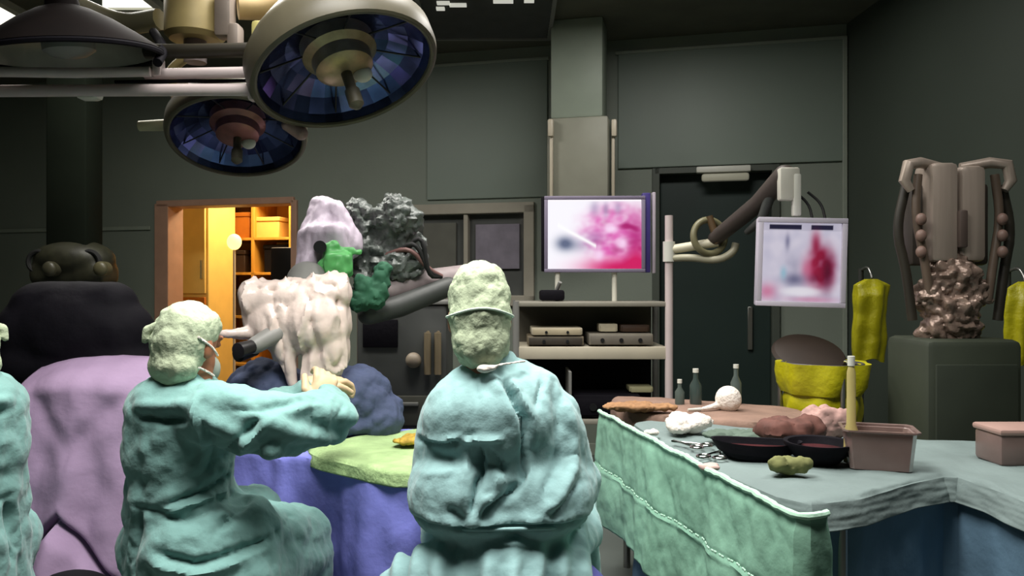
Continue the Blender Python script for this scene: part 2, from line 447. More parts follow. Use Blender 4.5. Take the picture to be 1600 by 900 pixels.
# hanging service column behind the monitor
pa = P(905, 100, 6.0)
t = thing('service_column', 'pale square ceiling service column hanging above the bright monitor', 'column', (pa.x, 6.0, CH+.4))
zt = CZ; zs = P(905,190,6).z; zb = P(905,318,6).z
mb = MB(); mb.box((pa.x, 6.0, (zt+zs)/2), (.4,.3,zt-zs), rz=-TH, bev=.015); obj('upper_shaft', mb, mat('column paint', (142,152,138), .5, var=.05), t)
mb = MB(); mb.box((pa.x+.01, 6.0, (zs+zb)/2), (.47,.36,zs-zb), rz=-TH, bev=.02); obj('lower_shaft', mb, mat('column panel', (142,142,128), .5, var=.06), t)
for s in (-1,1):
    mb = MB(); mb.box((pa.x+.01+s*.235, 5.84, (zs+zb)/2), (.025,.04,zs-zb-.04), rz=-TH, bev=.006); obj('rail', mb, offwh, t)
for s in (-1,1):
    mb = MB(); mb.box((pa.x+.01+s*.24, 5.82, zs-.09), (.04,.06,.13), rz=-TH, bev=.01); obj('socket', mb, offwh, t)
# ------------------------------------------------------------------ people
def head(mb, c, f, s=1.0):
    """c: head centre, f: face direction"""
    f = V(f).normalized(); r = f.cross(V((0,0,1))).normalized(); u = r.cross(f)
    M = Matrix((r, f, u)).transposed()
    def q(x, y, z): return V(c)+(M @ V((x,y,z)))*s
    mb.ell(q(0,-.012,.02), (.076*s,.094*s,.1*s), M)
    mb.ell(q(0,.03,-.045), (.058*s,.066*s,.075*s), M)
    mb.ell(q(0,.058,-.088), (.03*s,.03*s,.026*s), M)
    mb.chain([q(0,.086,.018), q(0,.106,-.026)], [.01*s,.015*s])
    mb.ell(q(0,.085,-.058), (.024*s,.014*s,.008*s), M)
    for e in (-1,1):
        mb.ell(q(e*.031,.083,.02), (.014*s,.009*s,.01*s), M)
        mb.ell(q(e*.03,.08,.042), (.024*s,.014*s,.009*s), M)
        mb.ell(q(e*.078,-.006,-.01), (.009*s,.02*s,.032*s), M)
    return M, q

def hand_shape(mb, w, d, up, side, g=0, curl=.5):
    """w wrist, d pointing direction, up back of the hand, side +1 thumb towards d x up"""
    d = V(d).normalized(); up = V(up); up = (up-d*up.dot(d)).normalized(); r = d.cross(up)*side
    M = Matrix((r, d, up)).transposed()
    mb.ell(V(w)+d*.048, (.04+g,.052+g,.016+g), M)
    mb.ell(V(w)+d*.01, (.028+g,.03+g,.02+g), M)
    for k, (off, L) in enumerate(((.03,.072), (.01,.08), (-.011,.075), (-.031,.06))):
        b = V(w)+d*.088+r*off-up*.002; a = curl*(.8+.12*k); pts = [V(w)+d*.06+r*off*.9, b]; dd = V(d)
        for seg in range(3):
            dd = (Matrix.Rotation(-a, 3, r*side) @ dd) if True else dd
            if (dd-d).dot(up) > 0 and seg == 0: a = -a; dd = Matrix.Rotation(-a, 3, r*side) @ d
            pts.append(pts[-1]+dd*L*(.45,.32,.23)[seg])
        mb.chain(pts, [.010+g,.0098+g,.0092+g,.0085+g,.0078+g])
    tb = V(w)+d*.02+r*.028
    mb.chain([tb, tb+(d*.6+r*.75-up*.2).normalized()*.035, tb+(d*.6+r*.75-up*.2).normalized()*.035+(d*.95+r*.1-up*.5).normalized()*.03,
              tb+(d*.6+r*.75-up*.2).normalized()*.035+(d*.95+r*.1-up*.6).normalized()*.056], [.013+g,.012+g,.0105+g,.009+g])

def cap_mesh(q, M, pts, crinkle, seed):
    mb = MB()
    for p, r in pts: mb.ell(q(*p), r, M)
    me = fuse(mb, .007, 8)
    co = nco(me); no = nno(me)
    d = ridge(co, 26, seed, (1,1,.7))
    setco(me, co+no*((d-.35)*crinkle)[:,None])
    return me

# ---------- right surgeon, seen from behind
def person_back():
    d = 2.13
    def p(x, y, dd=d): return P(x, y, dd)
    t = thing('person', 'person seen from behind in teal gown and pale green cap, seated beside the green drape', 'person', (-.03, d+.05, 0))
    hc = p(749, 497, 2.15)
    f = V((-.12,1,-.22))
    b = MB(); M, q = head(b, hc, f, 1.03)
    neck = p(760, 575, 2.12)
    b.chain([hc+V((0,-.01,-.04)), neck], [.06,.062])
    b.ell(p(780,690,2.19), (.15,.10,.22)); b.ell(p(785,800,2.17), (.175,.125,.16)); b.ell(p(785,870,2.17), (.19,.15,.13))
    sl, sr = p(702,640,2.19), p(856,645,2.19); b.chain([sl, sr], [.05,.05])
    el, er = p(680,742,2.3), p(893,748,2.3); wl, wr = V((-.19,2.56,.96)), V((.09,2.58,.96))
    b.chain([sl, el, wl], [.055,.045,.03]); b.chain([sr, er, wr], [.055,.045,.03])
    hl, hr = V((-.12,2.22,.64)), V((.11,2.22,.64)); kl, kr = V((-.2,2.62,.62)), V((.2,2.62,.62))
    al, ar = V((-.19,2.58,.1)), V((.2,2.58,.1))
    for h_, k_, a_ in ((hl,kl,al), (hr,kr,ar)):
        b.chain([h_, k_, a_], [.085,.062,.045]); b.chain([a_, a_+V((0,.13,-.055))], [.042,.034])
    for w, s in ((wl,1), (wr,-1)):
        hand_shape(b, w, (.5*s,1,.1), (0,-.1,1), s)
    obj('body', fuse(b, .0055, 3), skinm, t)
    for w, s in ((wl,1), (wr,-1)):
        g = MB(); hand_shape(g, w, (.5*s,1,.1), (0,-.1,1), s, .0018); g.chain([w-V((.02*s,.05,0)), w], [.036,.034]); obj('glove', fuse(g, .004, 3), glovem, t)
    # cap
    cm = cap_mesh(q, M, [((0,-.015,.05), (.088,.102,.094)), ((0,-.025,-.0), (.087,.098,.105)), ((0,-.035,-.07), (.08,.08,.08)), ((0,-.02,.085), (.078,.09,.07))], .010, 3)
    c = obj('surgical_cap', cm, capm, t)
    mb = MB(); R = [V(q(0,-.02,.0))+M @ V((.092*math.cos(a), .104*math.sin(a), .004*math.sin(3*a))) for a in [2*PI*i/30 for i in range(30)]]
    mb.tube(R, .0035, 8, closed=True); obj('cap_band', mb, mat('cap seam', (196,212,196), .9, var=.05), c)
    mb = MB(); mb.ell(q(0,.085,-.05), (.058,.04,.055), M); me = fuse(mb, .008, 4); obj('surgical_mask', me, maskm, t)
    # gown
    g = MB()
    g.ell(p(780,690,2.17), (.235,.155,.245)); g.ell(p(770,655,2.13), (.2,.14,.16))
    g.ell(p(742,768,2.13), (.188,.16,.145)); g.ell(p(835,765,2.15), (.178,.16,.14))
    g.chain([p(722,628,2.15), p(832,622,2.15)], [.082,.092]); g.ell(p(775,592,2.13), (.11,.078,.06)); g.cyl(p(772,585,2.14), p(766,556,2.15), .085, .066)
    g.chain([p(704,652,2.16), p(684,755,2.2)], [.082,.084]); g.chain([p(862,655,2.16), p(884,755,2.2)], [.088,.09])
    g.chain([p(678,755,2.24), V((-.2,2.54,.96))], [.078,.05]); g.chain([p(893,755,2.24), V((.1,2.56,.96))], [.085,.05])
    g.ell(p(790,850,2.17), (.20,.165,.12)); g.ell(p(800,905,2.17), (.225,.2,.13))
    for h_, k_ in ((hl,kl), (hr,kr)):
        g.chain([h_, k_], [.125,.1]); g.chain([k_, V((k_.x,k_.y+.02,.32))], [.1,.1])
    g.chain([p(640,915,2.22), p(720,890,2.15)], [.085,.1]); g.chain([p(790,905,2.1), V((-.02,2.06,.36))], [.16,.16]); g.chain([p(700,905,2.1), V((-.18,2.1,.36))], [.12,.12]); g.chain([p(865,905,2.1), V((.12,2.1,.36))], [.11,.12])
    me = fuse(g, .0075, 10)
    co = nco(me); no = nno(me)
    dsp = (ridge(co, 5, 4, (1,1,.7))-.35)*.016+fbm(co, 22, 5)*.002+(ridge(co, 13, 24, (1,1,.5))-.35)*.009
    low = np.clip((.75-co[:,2])/.1, 0, 1)
    dsp += low*.012*np.sin(co[:,0]*95+np.sin(co[:,2]*12)*1.3)
    setco(me, co+no*dsp[:,None])
    L = [([(640,822),(745,826),(830,823),(930,824)], -.034, .008), ([(640,812),(745,815),(830,812),(930,812)], .014, .016),
         ([(782,590),(800,620),(818,655),(822,700),(818,740),(812,760)], -.034, .009), ([(798,595),(816,625),(834,655),(838,700)], .014, .012), ([(770,590),(790,625),(806,660),(808,700)], .012, .014),
         ([(748,700),(752,735),(742,775),(738,800)], -.032, .009), ([(762,700),(782,725),(788,745)], -.012, .008), ([(735,705),(726,745),(722,790)], .014,.012),
         ([(720,690),(750,685),(785,686)], .014, .008), ([(640,702),(690,700),(720,690)], -.010, .007), ([(640,692),(690,690),(720,682)], .008, .008),
         ([(810,758),(790,778),(765,795),(750,815)], -.024, .011), ([(770,750),(790,748)], .016, .02), ([(760,770),(765,785)], .012,.02),
         ([(880,620),(900,680),(900,740),(870,785),(830,808)], .016, .016), ([(868,600),(874,660),(872,730),(850,770)], -.012, .012),
         ([(740,590),(748,630)], -.006, .007), ([(850,600),(838,640)], -.010, .008), ([(640,750),(690,742),(715,735)], .006, .009), ([(700,790),(730,815)], -.015, .012),
         ([(905,760),(880,790),(860,808)], -.012, .007)]
    creases(me, L, 2.0, ymax=2.25)
    go = obj('gown', me, teal, t)
    mb = MB()
    k0 = p(757,576,2.035)
    mb.ell(k0, (.022,.012,.012)); mb.ell(k0+V((.018,0,.002)), (.014,.01,.009)); mb.tube([k0, k0+V((.05,.0,.012)), k0+V((.11,.04,.016))], .004)
    obj('neck_tie', fuse(mb, .004, 2), gauze, go, label='white knotted neck tie')
    mb = MB()
    pts = [p(668,824,2.10), p(695,826,2.04), p(745,828,1.985), p(830,826,1.985), p(880,825,2.04), p(905,824,2.12)]
    mb.tube(pts, .005, smooth=2); obj('waist_tie', mb, teal, go)
    return t

# ---------- left surgeon reaching to the right; mirrored copy for the one at the left edge
def person_side(mirror=False):
    k = 1.75e-3
    xm = -1.193
    def fl(me):
        if mirror:
            me.transform(Matrix.Translation((-1.515,2.12,0)) @ Matrix.Rotation(.9,4,'Z') @ Matrix.Translation((1.486,-2.12,0)) @ Matrix.Translation((2*xm,0,0)) @ Matrix.Diagonal((-1,1,1,1))); me.flip_normals()
        return me
    lab = 'person in teal gown cut off by the left edge of the picture' if mirror else 'person in teal gown and tied green cap, arm stretched toward the draped microscope'
    bx = -.88; 
    t = thing('person', lab, 'person', (2*xm-bx if mirror else bx, 2.15, 0))
    f = V((.33,.9,-.24)); hc = P(296,541,2.1)
    b = MB(); M, q = head(b, hc, f, .9)
    neck = P(298,612,2.1)
    b.chain([hc+V((0,0,-.04)), neck], [.058,.06])
    b.ell(P(285,700,2.14), (.12,.11,.2)); b.ell(P(285,800,2.14), (.115,.12,.15))
    sr, sl = V((-.80,2.02,1.07)), V((-1.0,2.2,1.08))
    b.chain([sl, sr], [.06,.06])
    er, el = P(515,652,2.22), V((-.86,2.46,.96)); wr, wl = P(500,634,2.44), V((-.66,2.62,1.07))
    b.chain([sr, er, wr], [.055,.044,.03]); b.chain([sl, el, wl], [.055,.044,.03])
    hr, hl = V((-.80,2.12,.66)), V((-.98,2.2,.66)); kr, kl = V((-.69,2.47,.60)), V((-.88,2.6,.62))
    ar, al = V((-.69,2.47,.1)), V((-.88,2.58,.1))
    b.chain([hr, hl], [.09,.09])
    for h_, k_, a_ in ((hl,kl,al), (hr,kr,ar)):
        b.chain([h_, k_, a_], [.085,.062,.045]); b.chain([a_, a_+V((.06,.11,-.055))], [.042,.034])
    HR = (wr, (.12,.35,.9), (.5,-.85,.1), -1); HL = (wl, (.6,.7,.1), (0,-.1,1), 1)
    for h_ in (HR, HL): hand_shape(b, *h_, 0, .8)
    obj('body', fl(fuse(b, .0055, 3)), skinm, t)
    for h_ in (HR, HL):
        g = MB(); hand_shape(g, *h_, .0018, .8); dd = V(h_[1]).normalized(); g.chain([h_[0]-dd*.03, h_[0]], [.036,.034]); obj('glove', fl(fuse(g, .004, 3)), glovem, t)
    cm = cap_mesh(q, M, [((0,-.02,.045), (.078,.09,.08)), ((0,-.032,.0), (.076,.085,.08)), ((0,-.045,-.06), (.07,.06,.068)), ((0,.01,.07), (.068,.076,.052))], .011, 8)
    c = obj('surgical_cap', fl(cm), capm, t)
    mb = MB(); kk = P(231,517,2.05); mb.ell(kk, (.014,.012,.016)); mb.chain([kk+V((.035,.0,.014)), kk, kk+V((-.006,-.004,-.026))], [.016,.014,.009])
    mb.chain([kk, kk+V((.008,-.01,-.022))], [.008,.006]); obj('cap_tie', fl(fuse(mb, .005, 2)), capm, c)
    mb = MB(); mb.ell(q(0,.088,-.058), (.042,.034,.045), M); obj('surgical_mask', fl(fuse(mb, .008, 4)), mat('mask grey', (150,158,146), .9), t)
    mb = MB(); mb.tube([q(.07,.05,-.02), q(.088,0,-.0), q(.08,-.06,.02)], .004, smooth=2); mb.tube([q(.06,.06,-.08), q(.075,0,-.07), q(.06,-.06,-.06)], .004, smooth=2)
    obj('mask_strap', fl(fuse(mb, .004, 1)), gauze, t)
    # gown
    g = MB()
    g.ell(P(284,690,2.12), (.145,.16,.22)); g.ell(P(278,640,2.1), (.13,.13,.11)); g.ell(P(284,770,2.12), (.14,.155,.2)); g.ell(P(292,605,2.1), (.08,.08,.05)); g.cyl(P(292,615,2.1), P(293,582,2.11), .08, .066)
    g.chain([sl, sr], [.075,.08]); g.chain([P(240,640,2.1), P(240,800,2.1)], [.072,.075])
    g.chain([sr, P(420,668,2.06), er], [.08,.085,.074]); g.chain([P(400,650,2.05), P(505,655,2.2)], [.07,.06]); g.chain([er, P(515,628,2.36)], [.072,.05])
    g.chain([sl, el, wl-V((.04,.06,.03))], [.078,.07,.05])
    g.ell(P(305,830,2.15), (.17,.17,.15)); g.chain([hr+V((0,0,.02)), kr+V((0,0,.0))], [.14,.10]); g.chain([hl, kl], [.14,.11]); g.chain([hr+V((.05,-.03,-.05)), kr+V((.02,0,-.06))], [.12,.09])
    for kx in (kr, kl, V((-.74,2.3,.6))): g.chain([kx, V((kx.x,kx.y,.32))], [.105,.11])
    for x0, y0, r in ((-.85,2.06,.15), (-.95,2.12,.115), (-.76,2.14,.12)): g.chain([V((x0,y0,.7)), V((x0,y0,.34))], [r,r+.01])
    me = fuse(g, .0075, 10)
    co = nco(me); no = nno(me)
    dsp = (ridge(co, 6, 11, (1,1,.8))-.35)*.016+fbm(co, 24, 6)*.0025+(ridge(co, 14, 25, (1,1,.6))-.35)*.011
    dsp += .008*np.sin((co[:,0]*.8+co[:,2]*1.2)*60)*np.clip((co[:,0]+.85)/.1, 0, 1)*np.clip((co[:,2]-.85)/.1, 0, 1)
    setco(me, co+no*dsp[:,None])
    L = [([(215,650),(260,656),(300,652)], -.018, .012), ([(205,632),(260,634),(310,628)], .012, .014), ([(310,610),(318,680),(300,740)], .01, .012), ([(320,620),(330,690),(312,750)], -.012, .009),
         ([(250,788),(320,770),(370,735),(420,690)], -.018, .009), ([(262,798),(330,782),(384,748),(430,705)], .014, .009), ([(280,806),(345,796),(392,768),(425,725)], -.016, .009),
         ([(300,760),(350,728),(395,685),(430,650)], .012, .010), ([(330,722),(370,690),(410,648)], -.014, .009), ([(360,640),(420,640),(470,632)], -.01, .009),
         ([(505,625),(512,650),(505,680)], -.012, .008), ([(488,625),(492,655),(488,685)], .01, .008), ([(472,632),(470,660),(476,690)], -.01, .008), ([(440,650),(470,645),(500,640)], .008,.01),
         ([(200,790),(260,800),(320,812)], -.012, .012), ([(250,845),(320,870),(390,865),(440,850)], -.016, .012), ([(245,862),(320,884),(400,880)], .014, .014), ([(340,830),(360,800),(372,770)], -.022, .012),
         ([(205,800),(200,850),(196,900)], .014, .010), ([(218,800),(214,850),(210,900)], -.02, .008), ([(400,800),(430,820),(455,860)], -.01, .012)]
    creases(me, L, 1.98, ymax=2.32)
    obj('gown', fl(me), teal2, t)
    return t

def stool(label, c, sm, r=.17, h=.55):
    x, y = c
    t = thing('rolling_stool', label, 'stool', (x, y, 0))
    mb = MB(); M = Matrix.Translation((x,y,0)); mb.lathe([(.001,h-.07),(r-.02,h-.07),(r,h-.05),(r,h-.02),(r-.02,h),(.001,h)], M); obj('seat', mb, sm, t)
    mb = MB(); mb.cyl((x,y,.1), (x,y,h-.07), .025); mb.cyl((x,y,.1), (x,y,.3), .035); obj('column', mb, chrome, t)
    for k in range(5):
        a = k*2*PI/5+.3; e = V((x+.24*math.cos(a), y+.24*math.sin(a), .07))
        mb = MB(); mb.cap((x,y,.11), e, .022, .015); lg = obj('leg', mb, steel, t)
        mb = MB(); mb.cyl(e+V((0,-.012,-.045)), e+V((0,.012,-.045)), .025); mb.cyl(e+V((0,0,-.045)), e, .008); obj('caster', mb, rubber, lg)
    return t
A = person_back()
B = person_side()
C = person_side(True)
stool('violet blue padded stool under the person seen from behind', (.02, 2.2), stoolb, .25, .58)
stool('rolling stool under the person reaching to the right', (-.88, 2.15), black, .17, .55)
stool('rolling stool under the person cut off at the left edge', (-1.5, 2.14), black, .17, .55)
# ------------------------------------------------------------------ surgical lamps
def lamp_frame(px, py, d, a, b, tilt):
    c = P(px, py, d); view = (c-V((0,0,CH))).normalized()
    t = math.radians(tilt)
    ax = V((math.cos(t), 0, math.sin(t))); ax = (ax-view*ax.dot(view)).normalized()
    dn = V((math.sin(t), 0, -math.cos(t))); dn = (dn-view*dn.dot(view)-ax*dn.dot(ax)); dn.normalize()
    cs = b/a; n = (-view*cs+dn*math.sqrt(1-cs*cs)).normalized()
    z = -n; y = z.cross(ax)
    M = Matrix((ax, y, z)).transposed().to_4x4(); M.translation = c
    return c, M, a/F*d
def surgical_lamp(label, px, py, d, a, b, tilt, shell, core, facets=28):
    c, M, R = lamp_frame(px, py, d, a, b, tilt)
    t = thing('surgical_lamp', label, 'lamp', c)
    mb = MB(); k = R/.35
    mb.lathe([(R,0),(R+.012*k,-.012*k),(R+.022*k,-.006*k),(R+.03*k,.02*k),(R+.028*k,.09*k),(R*.97,.15*k),(R*.8,.22*k),(R*.5,.265*k),(.09*k,.28*k),(.085*k,.33*k),(.001,.335*k)], M, 64)
    obj('dome', mb, shell, t)
    mb = MB(); mb.torus(M.translation, R+.006, .012*k, M.to_3x3(), 64, 8); obj('rim', mb, shell, t)
    mb = MB(); mb.lathe([(R-.002,.002),(R*.94,.035*k),(R*.8,.085*k),(R*.6,.125*k),(R*.38,.15*k),(.001,.16*k)], M, facets)
    obj('reflector', mb, refl, t, smooth=False)
    mb = MB(); mb.lathe([(.15*k,.145*k),(.15*k,.09*k),(.12*k,.07*k),(.115*k,.02*k),(.085*k,.0),(.001,-.004*k)], M, 32); cp = obj('lamp_core', mb, core, t)
    mb = MB(); q = M @ V((.06*k,.03*k,-.004*k)); mb.ell(q, (.04*k,.03*k,.035*k)); obj('lens', mb, white, cp)
    mb = MB(); mb.lathe([(.022*k,0),(.022*k,-.08*k),(.03*k,-.085*k),(.03*k,-.15*k),(.015*k,-.165*k),(.001,-.168*k)], M, 20); obj('handle', mb, beige, t)
    for i in range(8):
        a0 = i*PI/4+.3
        mb = MB(); p0 = M @ V((.13*k*math.cos(a0), .13*k*math.sin(a0), .1*k)); p1 = M @ V((R*.93*math.cos(a0), R*.93*math.sin(a0), .04*k)); mb.tube([p0, p1], .004*k); obj('spoke', mb, blackp, t)
    return t, M, R, k
t, M, R, k = surgical_lamp('large beige rimmed surgical lamp with dark blue reflector, right of the pale arms', 541, 114, 3.0, 138, 78, 16, beige, mat('lamp core brass', (150,132,100), .35, metal=.5, var=.25, scale=18))
# yoke of the big lamp
mb = MB(); y0 = P(396,92,3.0); y1 = P(396,158,3.0); mb.box((y0+y1)/2, (.032,.05,y0.z-y1.z), bev=.008); obj('yoke', mb, pinkw, t)
mb = MB(); mb.tube([P(396,96,3.0), P(392,70,3.05), P(420,30,3.1), P(480,4,3.12)], .02, smooth=2); obj('fork', mb, tan, t)
mb = MB(); mb.box((P(405,60,3.02)), (.05,.06,.13), bev=.015); obj('joint', mb, mat('yellow cream joint', (190,180,112), .5, var=.12), t)
for (ya, r, xa, nm) in ((116,.022,228,'upper_arm'), (143,.024,-140,'lower_arm')):
    mb = MB(); mb.tube([P(xa,ya,3.05), P(394,ya-3,3.0)], r, 14); obj(nm, mb, pinkw, t)
mb = MB(); mb.tube([P(180,128,3.06), P(385,126,3.02)], .007); obj('cable', mb, black, t)
mb = MB(); mb.box(P(248,106,3.04), (.035,.05,.075), bev=.008); obj('clamp', mb, pinkw, t)
mb = MB(); mb.box(P(140,146,3.05), (.09,.07,.055), bev=.02); obj('arm_joint', mb, white, t)

t, M, R, k = surgical_lamp('smaller surgical lamp with dark blue reflector, hanging below the pale arms', 371, 216, 3.3, 98, 58, -5, beige, mat('lamp core red', (132,84,78), .35, metal=.3, var=.25, scale=18))
mb = MB(); mb.cyl(P(218,197,3.3), P(272,195,3.3), .022, .026); obj('side_handle', mb, mat('cream handle', (176,172,140), .5, var=.05), t)
mb = MB(); mb.tube([P(280,175,3.34), P(278,140,3.4), P(330,128,3.45), P(430,150,3.5), P(470,190,3.4)], .02, smooth=2); obj('yoke', mb, pinkw, t)
mb = MB(); mb.box(P(283,150,3.3), (.07,.07,.12), bev=.015); obj('mount_joint', mb, mat('pink beige joint', (182,164,144), .5, var=.1), t)
mb = MB(); mb.tube([P(283,140,3.3), P(260,118,3.25), P(285,92,3.2), P(304,88,3.2)], .02, smooth=2); obj('arm', mb, tan, t)
mb = MB(); mb.chain([P(448,196,3.22), P(470,208,3.24)], [.022,.03]); obj('rim_clamp', mb, mat('clamp pink', (140,116,112), .5, var=.2), t)

# black dome lamp
c, M, R = lamp_frame(110, 88, 2.9, 130, 24, 0)
t = thing('surgical_lamp', 'black brown lamp dome at the upper left, its shell turned to the viewer', 'lamp', c)
mb = MB(); mb.lathe([(R,0),(R+.015,.008),(R*.97,.03),(R*.78,.075),(R*.55,.125),(R*.32,.165),(.06,.18),(.05,.24),(.001,.245)], M, 56); obj('dome', mb, brownb, t)
mb = MB(); mb.lathe([(R-.004,.004),(R*.8,.06),(R*.5,.09),(.001,.1)], M, 40); obj('reflector', mb, mat('grey reflector', (120,122,112), .3, metal=.6, var=.2), t)
mb = MB(); mb.lathe([(.09,.09),(.09,.02),(.06,0),(.001,-.01)], M, 28); obj('lamp_core', mb, greyp, t)
mb = MB(); mb.torus(M.translation, R+.004, .012, M.to_3x3(), 56, 8); obj('rim', mb, black, t)
mb = MB(); mb.tube([P(246,98,2.95), P(258,76,3.05), P(240,50,3.15)], .018, smooth=2); obj('yoke', mb, black, t)
mb = MB(); mb.tube([P(-30,112,2.95), P(120,114,2.95), P(235,112,3.0)], .02); obj('arm', mb, pinkw, t)

# ceiling mount carrying the lamps
c = P(305, 30, 3.2)
t = thing('lamp_mount', 'tan ceiling mount with stacked hubs between the black dome and the large lamp', 'lamp mount', (c.x, c.y, 2.3))
mb = MB(); mb.cyl((c.x,c.y,2.6), (c.x,c.y,CZ), .075); obj('spindle', mb, offwh, t)
mb = MB(); M = Matrix.Translation((c.x,c.y,0)); zb = P(0,64,3.2).z
mb.lathe([(.001,zb),(.1,zb),(.12,zb+.02),(.12,zb+.2),(.09,zb+.24),(.001,zb+.24)], M, 40); obj('hub', mb, tan, t)
mb = MB(); mb.lathe([(.001,zb+.26),(.15,zb+.26),(.16,zb+.28),(.16,zb+.4),(.08,zb+.44),(.001,zb+.44)], M, 40); obj('hub', mb, mat('cream hub', (190,180,146), .45, var=.08), t)
mb = MB(); mb.lathe([(.001,CZ-.1),(.2,CZ-.1),(.24,CZ-.05),(.24,CZ),(.001,CZ)], M, 40); obj('canopy', mb, offwh, t)
mb = MB(); mb.tube([P(228,80,3.06), P(300,80,3.05), P(392,78,3.06)], .03); obj('dark_arm', mb, mat('dark arm', (38,34,24), .5, var=.2), t)
mb = MB(); mb.cyl((c.x,c.y,P(0,98,3.2).z), (c.x,c.y,zb), .045); obj('collar', mb, mat('mauve collar', (120,108,106), .5, var=.1), t)
for px, py, w, h in ((352,26,.07,.18), (368,62,.05,.12)):
    mb = MB(); mb.box(P(px,py,3.15), (w,.08,h), bev=.015); obj('bracket', mb, mat('mauve bracket', (134,122,112), .5, var=.15), t)
mb = MB(); mb.tube([P(372,12,3.2), P(420,14,3.25), P(500,-30,3.3), P(560,-90,3.4)], .05, smooth=2); obj('arm', mb, mat('light tan arm', (196,170,120), .5, var=.1), t)
mb = MB(); mb.tube([P(250,30,3.25), P(190,40,3.3), P(120,10,3.2)], .045, smooth=2); obj('arm', mb, mat('grey tan arm', (128,124,98), .5, var=.1), t)

# ------------------------------------------------------------------ left: dark pendant column, black back rest, lilac cloth
c = P(117, 300, 5.3)
t = thing('supply_pendant', 'dark green ceiling pendant column at left, ending in a knobbed head', 'column', (c.x, c.y, CH+.0))
zt = P(0,392,5.3).z
mb = MB(); mb.box((c.x,c.y,(CZ+zt)/2), (.28,.22,CZ-zt), bev=.02); obj('shaft', mb, olive, t)
mb = MB(); mb.ell((c.x,c.y,zt-.06), (.27,.2,.14)); mb.box((c.x,c.y,zt-.16), (.5,.3,.16), bev=.05); obj('head', fuse(mb,.02,4), mat('olive head', (44,44,32), .5, var=.3, scale=20), t)
for s, v in ((1,(84,80,58)), (-1,(64,62,48))):
    mb = MB(); p0 = P(117+s*40,420,5.08); mb.cyl(p0+V((0,.06,0)), p0, .05); mb.ell(p0, (.045,.03,.05)); obj('knob', mb, mat('knob%d' % v[0], v, .4, var=.1), t, label='pale round knob')
for s in (-1,1):
    mb = MB(); mb.torus((c.x+s*.17, c.y-.13, zt-.08), .07, .016, basis((0,1,0)), 24, 8); obj('hose_loop', mb, rubber, t)
d = 2.95
t = thing('padded_chair', 'large black padded chair back with rounded corners, above the lilac cloth', 'chair', (P(118,0,d).x, d, 0))
g = MB(); 
g.chain([P(62,480,d), P(174,480,d)], [.10,.10]); g.chain([P(50,520,d), P(186,520,d)], [.13,.13]); g.chain([P(46,570,d), P(190,570,d)], [.13,.13]); g.ell(P(118,520,d-.02), (.27,.13,.17))
me = fuse(g,.014,8); co = nco(me); no = nno(me); setco(me, co+no*(fbm(co,6,3)*.006)[:,None]); obj('backrest', me, black, t)
g = MB(); g.box((P(118,0,d).x, d-.25, .5), (.5,.5,.12), bev=.04); obj('seat', g, black, t)
g = MB(); g.cyl((P(118,0,d).x, d-.2, .06), (P(118,0,d).x, d-.2, .45), .04); obj('column', g, steel, t)
g = MB(); g.box((P(118,0,d).x, d+.02, .72), (.1,.05,.5), bev=.01); obj('back_post', g, steel, t)
for i in range(5):
    a = i*2*PI/5+.2; g = MB(); x0, y0 = P(118,0,d).x, d-.2; g.cap((x0,y0,.08), (x0+.26*math.cos(a), y0+.26*math.sin(a), .04), .028, .022); obj('leg', g, rubber, t)
# lilac cloth over the chair: falls in front of it, lifted in an inverted V at the hem
d = 2.62
xl, xr = P(8,0,d).x, P(226,0,d).x; xc = (xl+xr)/2; hw = (xr-xl)/2
ztop = P(0,578,d).z; 
def lil(u, v):
    x = xl+(xr-xl)*u; s = (x-xc)/hw
    zbot = .40+.06*(1-abs(s)**1.5)
    z = ztop-.02*s*s+(zbot-ztop)*v
    y = d+.05*s*s-.14*(v**1.2)
    y -= .035*v*math.cos(s*9)*.6
    # the two slanting folds that meet in the middle
    e = (z-P(0,800,d).z)+abs(s)*.26
    y += .06*math.exp(-(e/.022)**2)-.05*(1/(1+math.exp((e)/.02)))
    y += .012*noise.noise(V((x*14, z*9, 2)))+.03*math.exp(-((z-.86+abs(s)*-.25)/.05)**2)*.5
    if v < .12: y += .22*(1-v/.12)**2
    return V((x, y, z+ (.03*(1-v/.12) if v < .12 else 0)))
mb = MB(); mb.grid(lil, 90, 110); tag(obj('lilac_cloth', mb, lilacm, solid=.006), 'lilac cloth hanging in front of the black padded chair back', 'cloth')
t = thing('shade_block', 'black rounded form added as the shade under the lilac cloth at the lower left', 'shade', (P(115,0,2.35).x, 2.35, .3))
bpx = V((P(115,0,2.2).x, 2.2, 0))
mb = MB(); mb.ell((bpx.x,2.2,.47), (.15,.1,.12)); obj('cover', fuse(mb,.012,3), black, t)  # added black form, stands in for the shade in the opening under the hem
mb = MB(); mb.cyl((bpx.x,2.2,0), (bpx.x,2.2,.4), .03); mb.cyl((bpx.x,2.2,0), (bpx.x,2.2,.03), .12); obj('stand', mb, dkgrey, t)
t['label'] = 'black rounded form added as the dark shade below the lilac cloth at the lower left'; t['category'] = 'stool'; t.name = 'shade_form'; WL['shade_form'] = WL['shade_block']

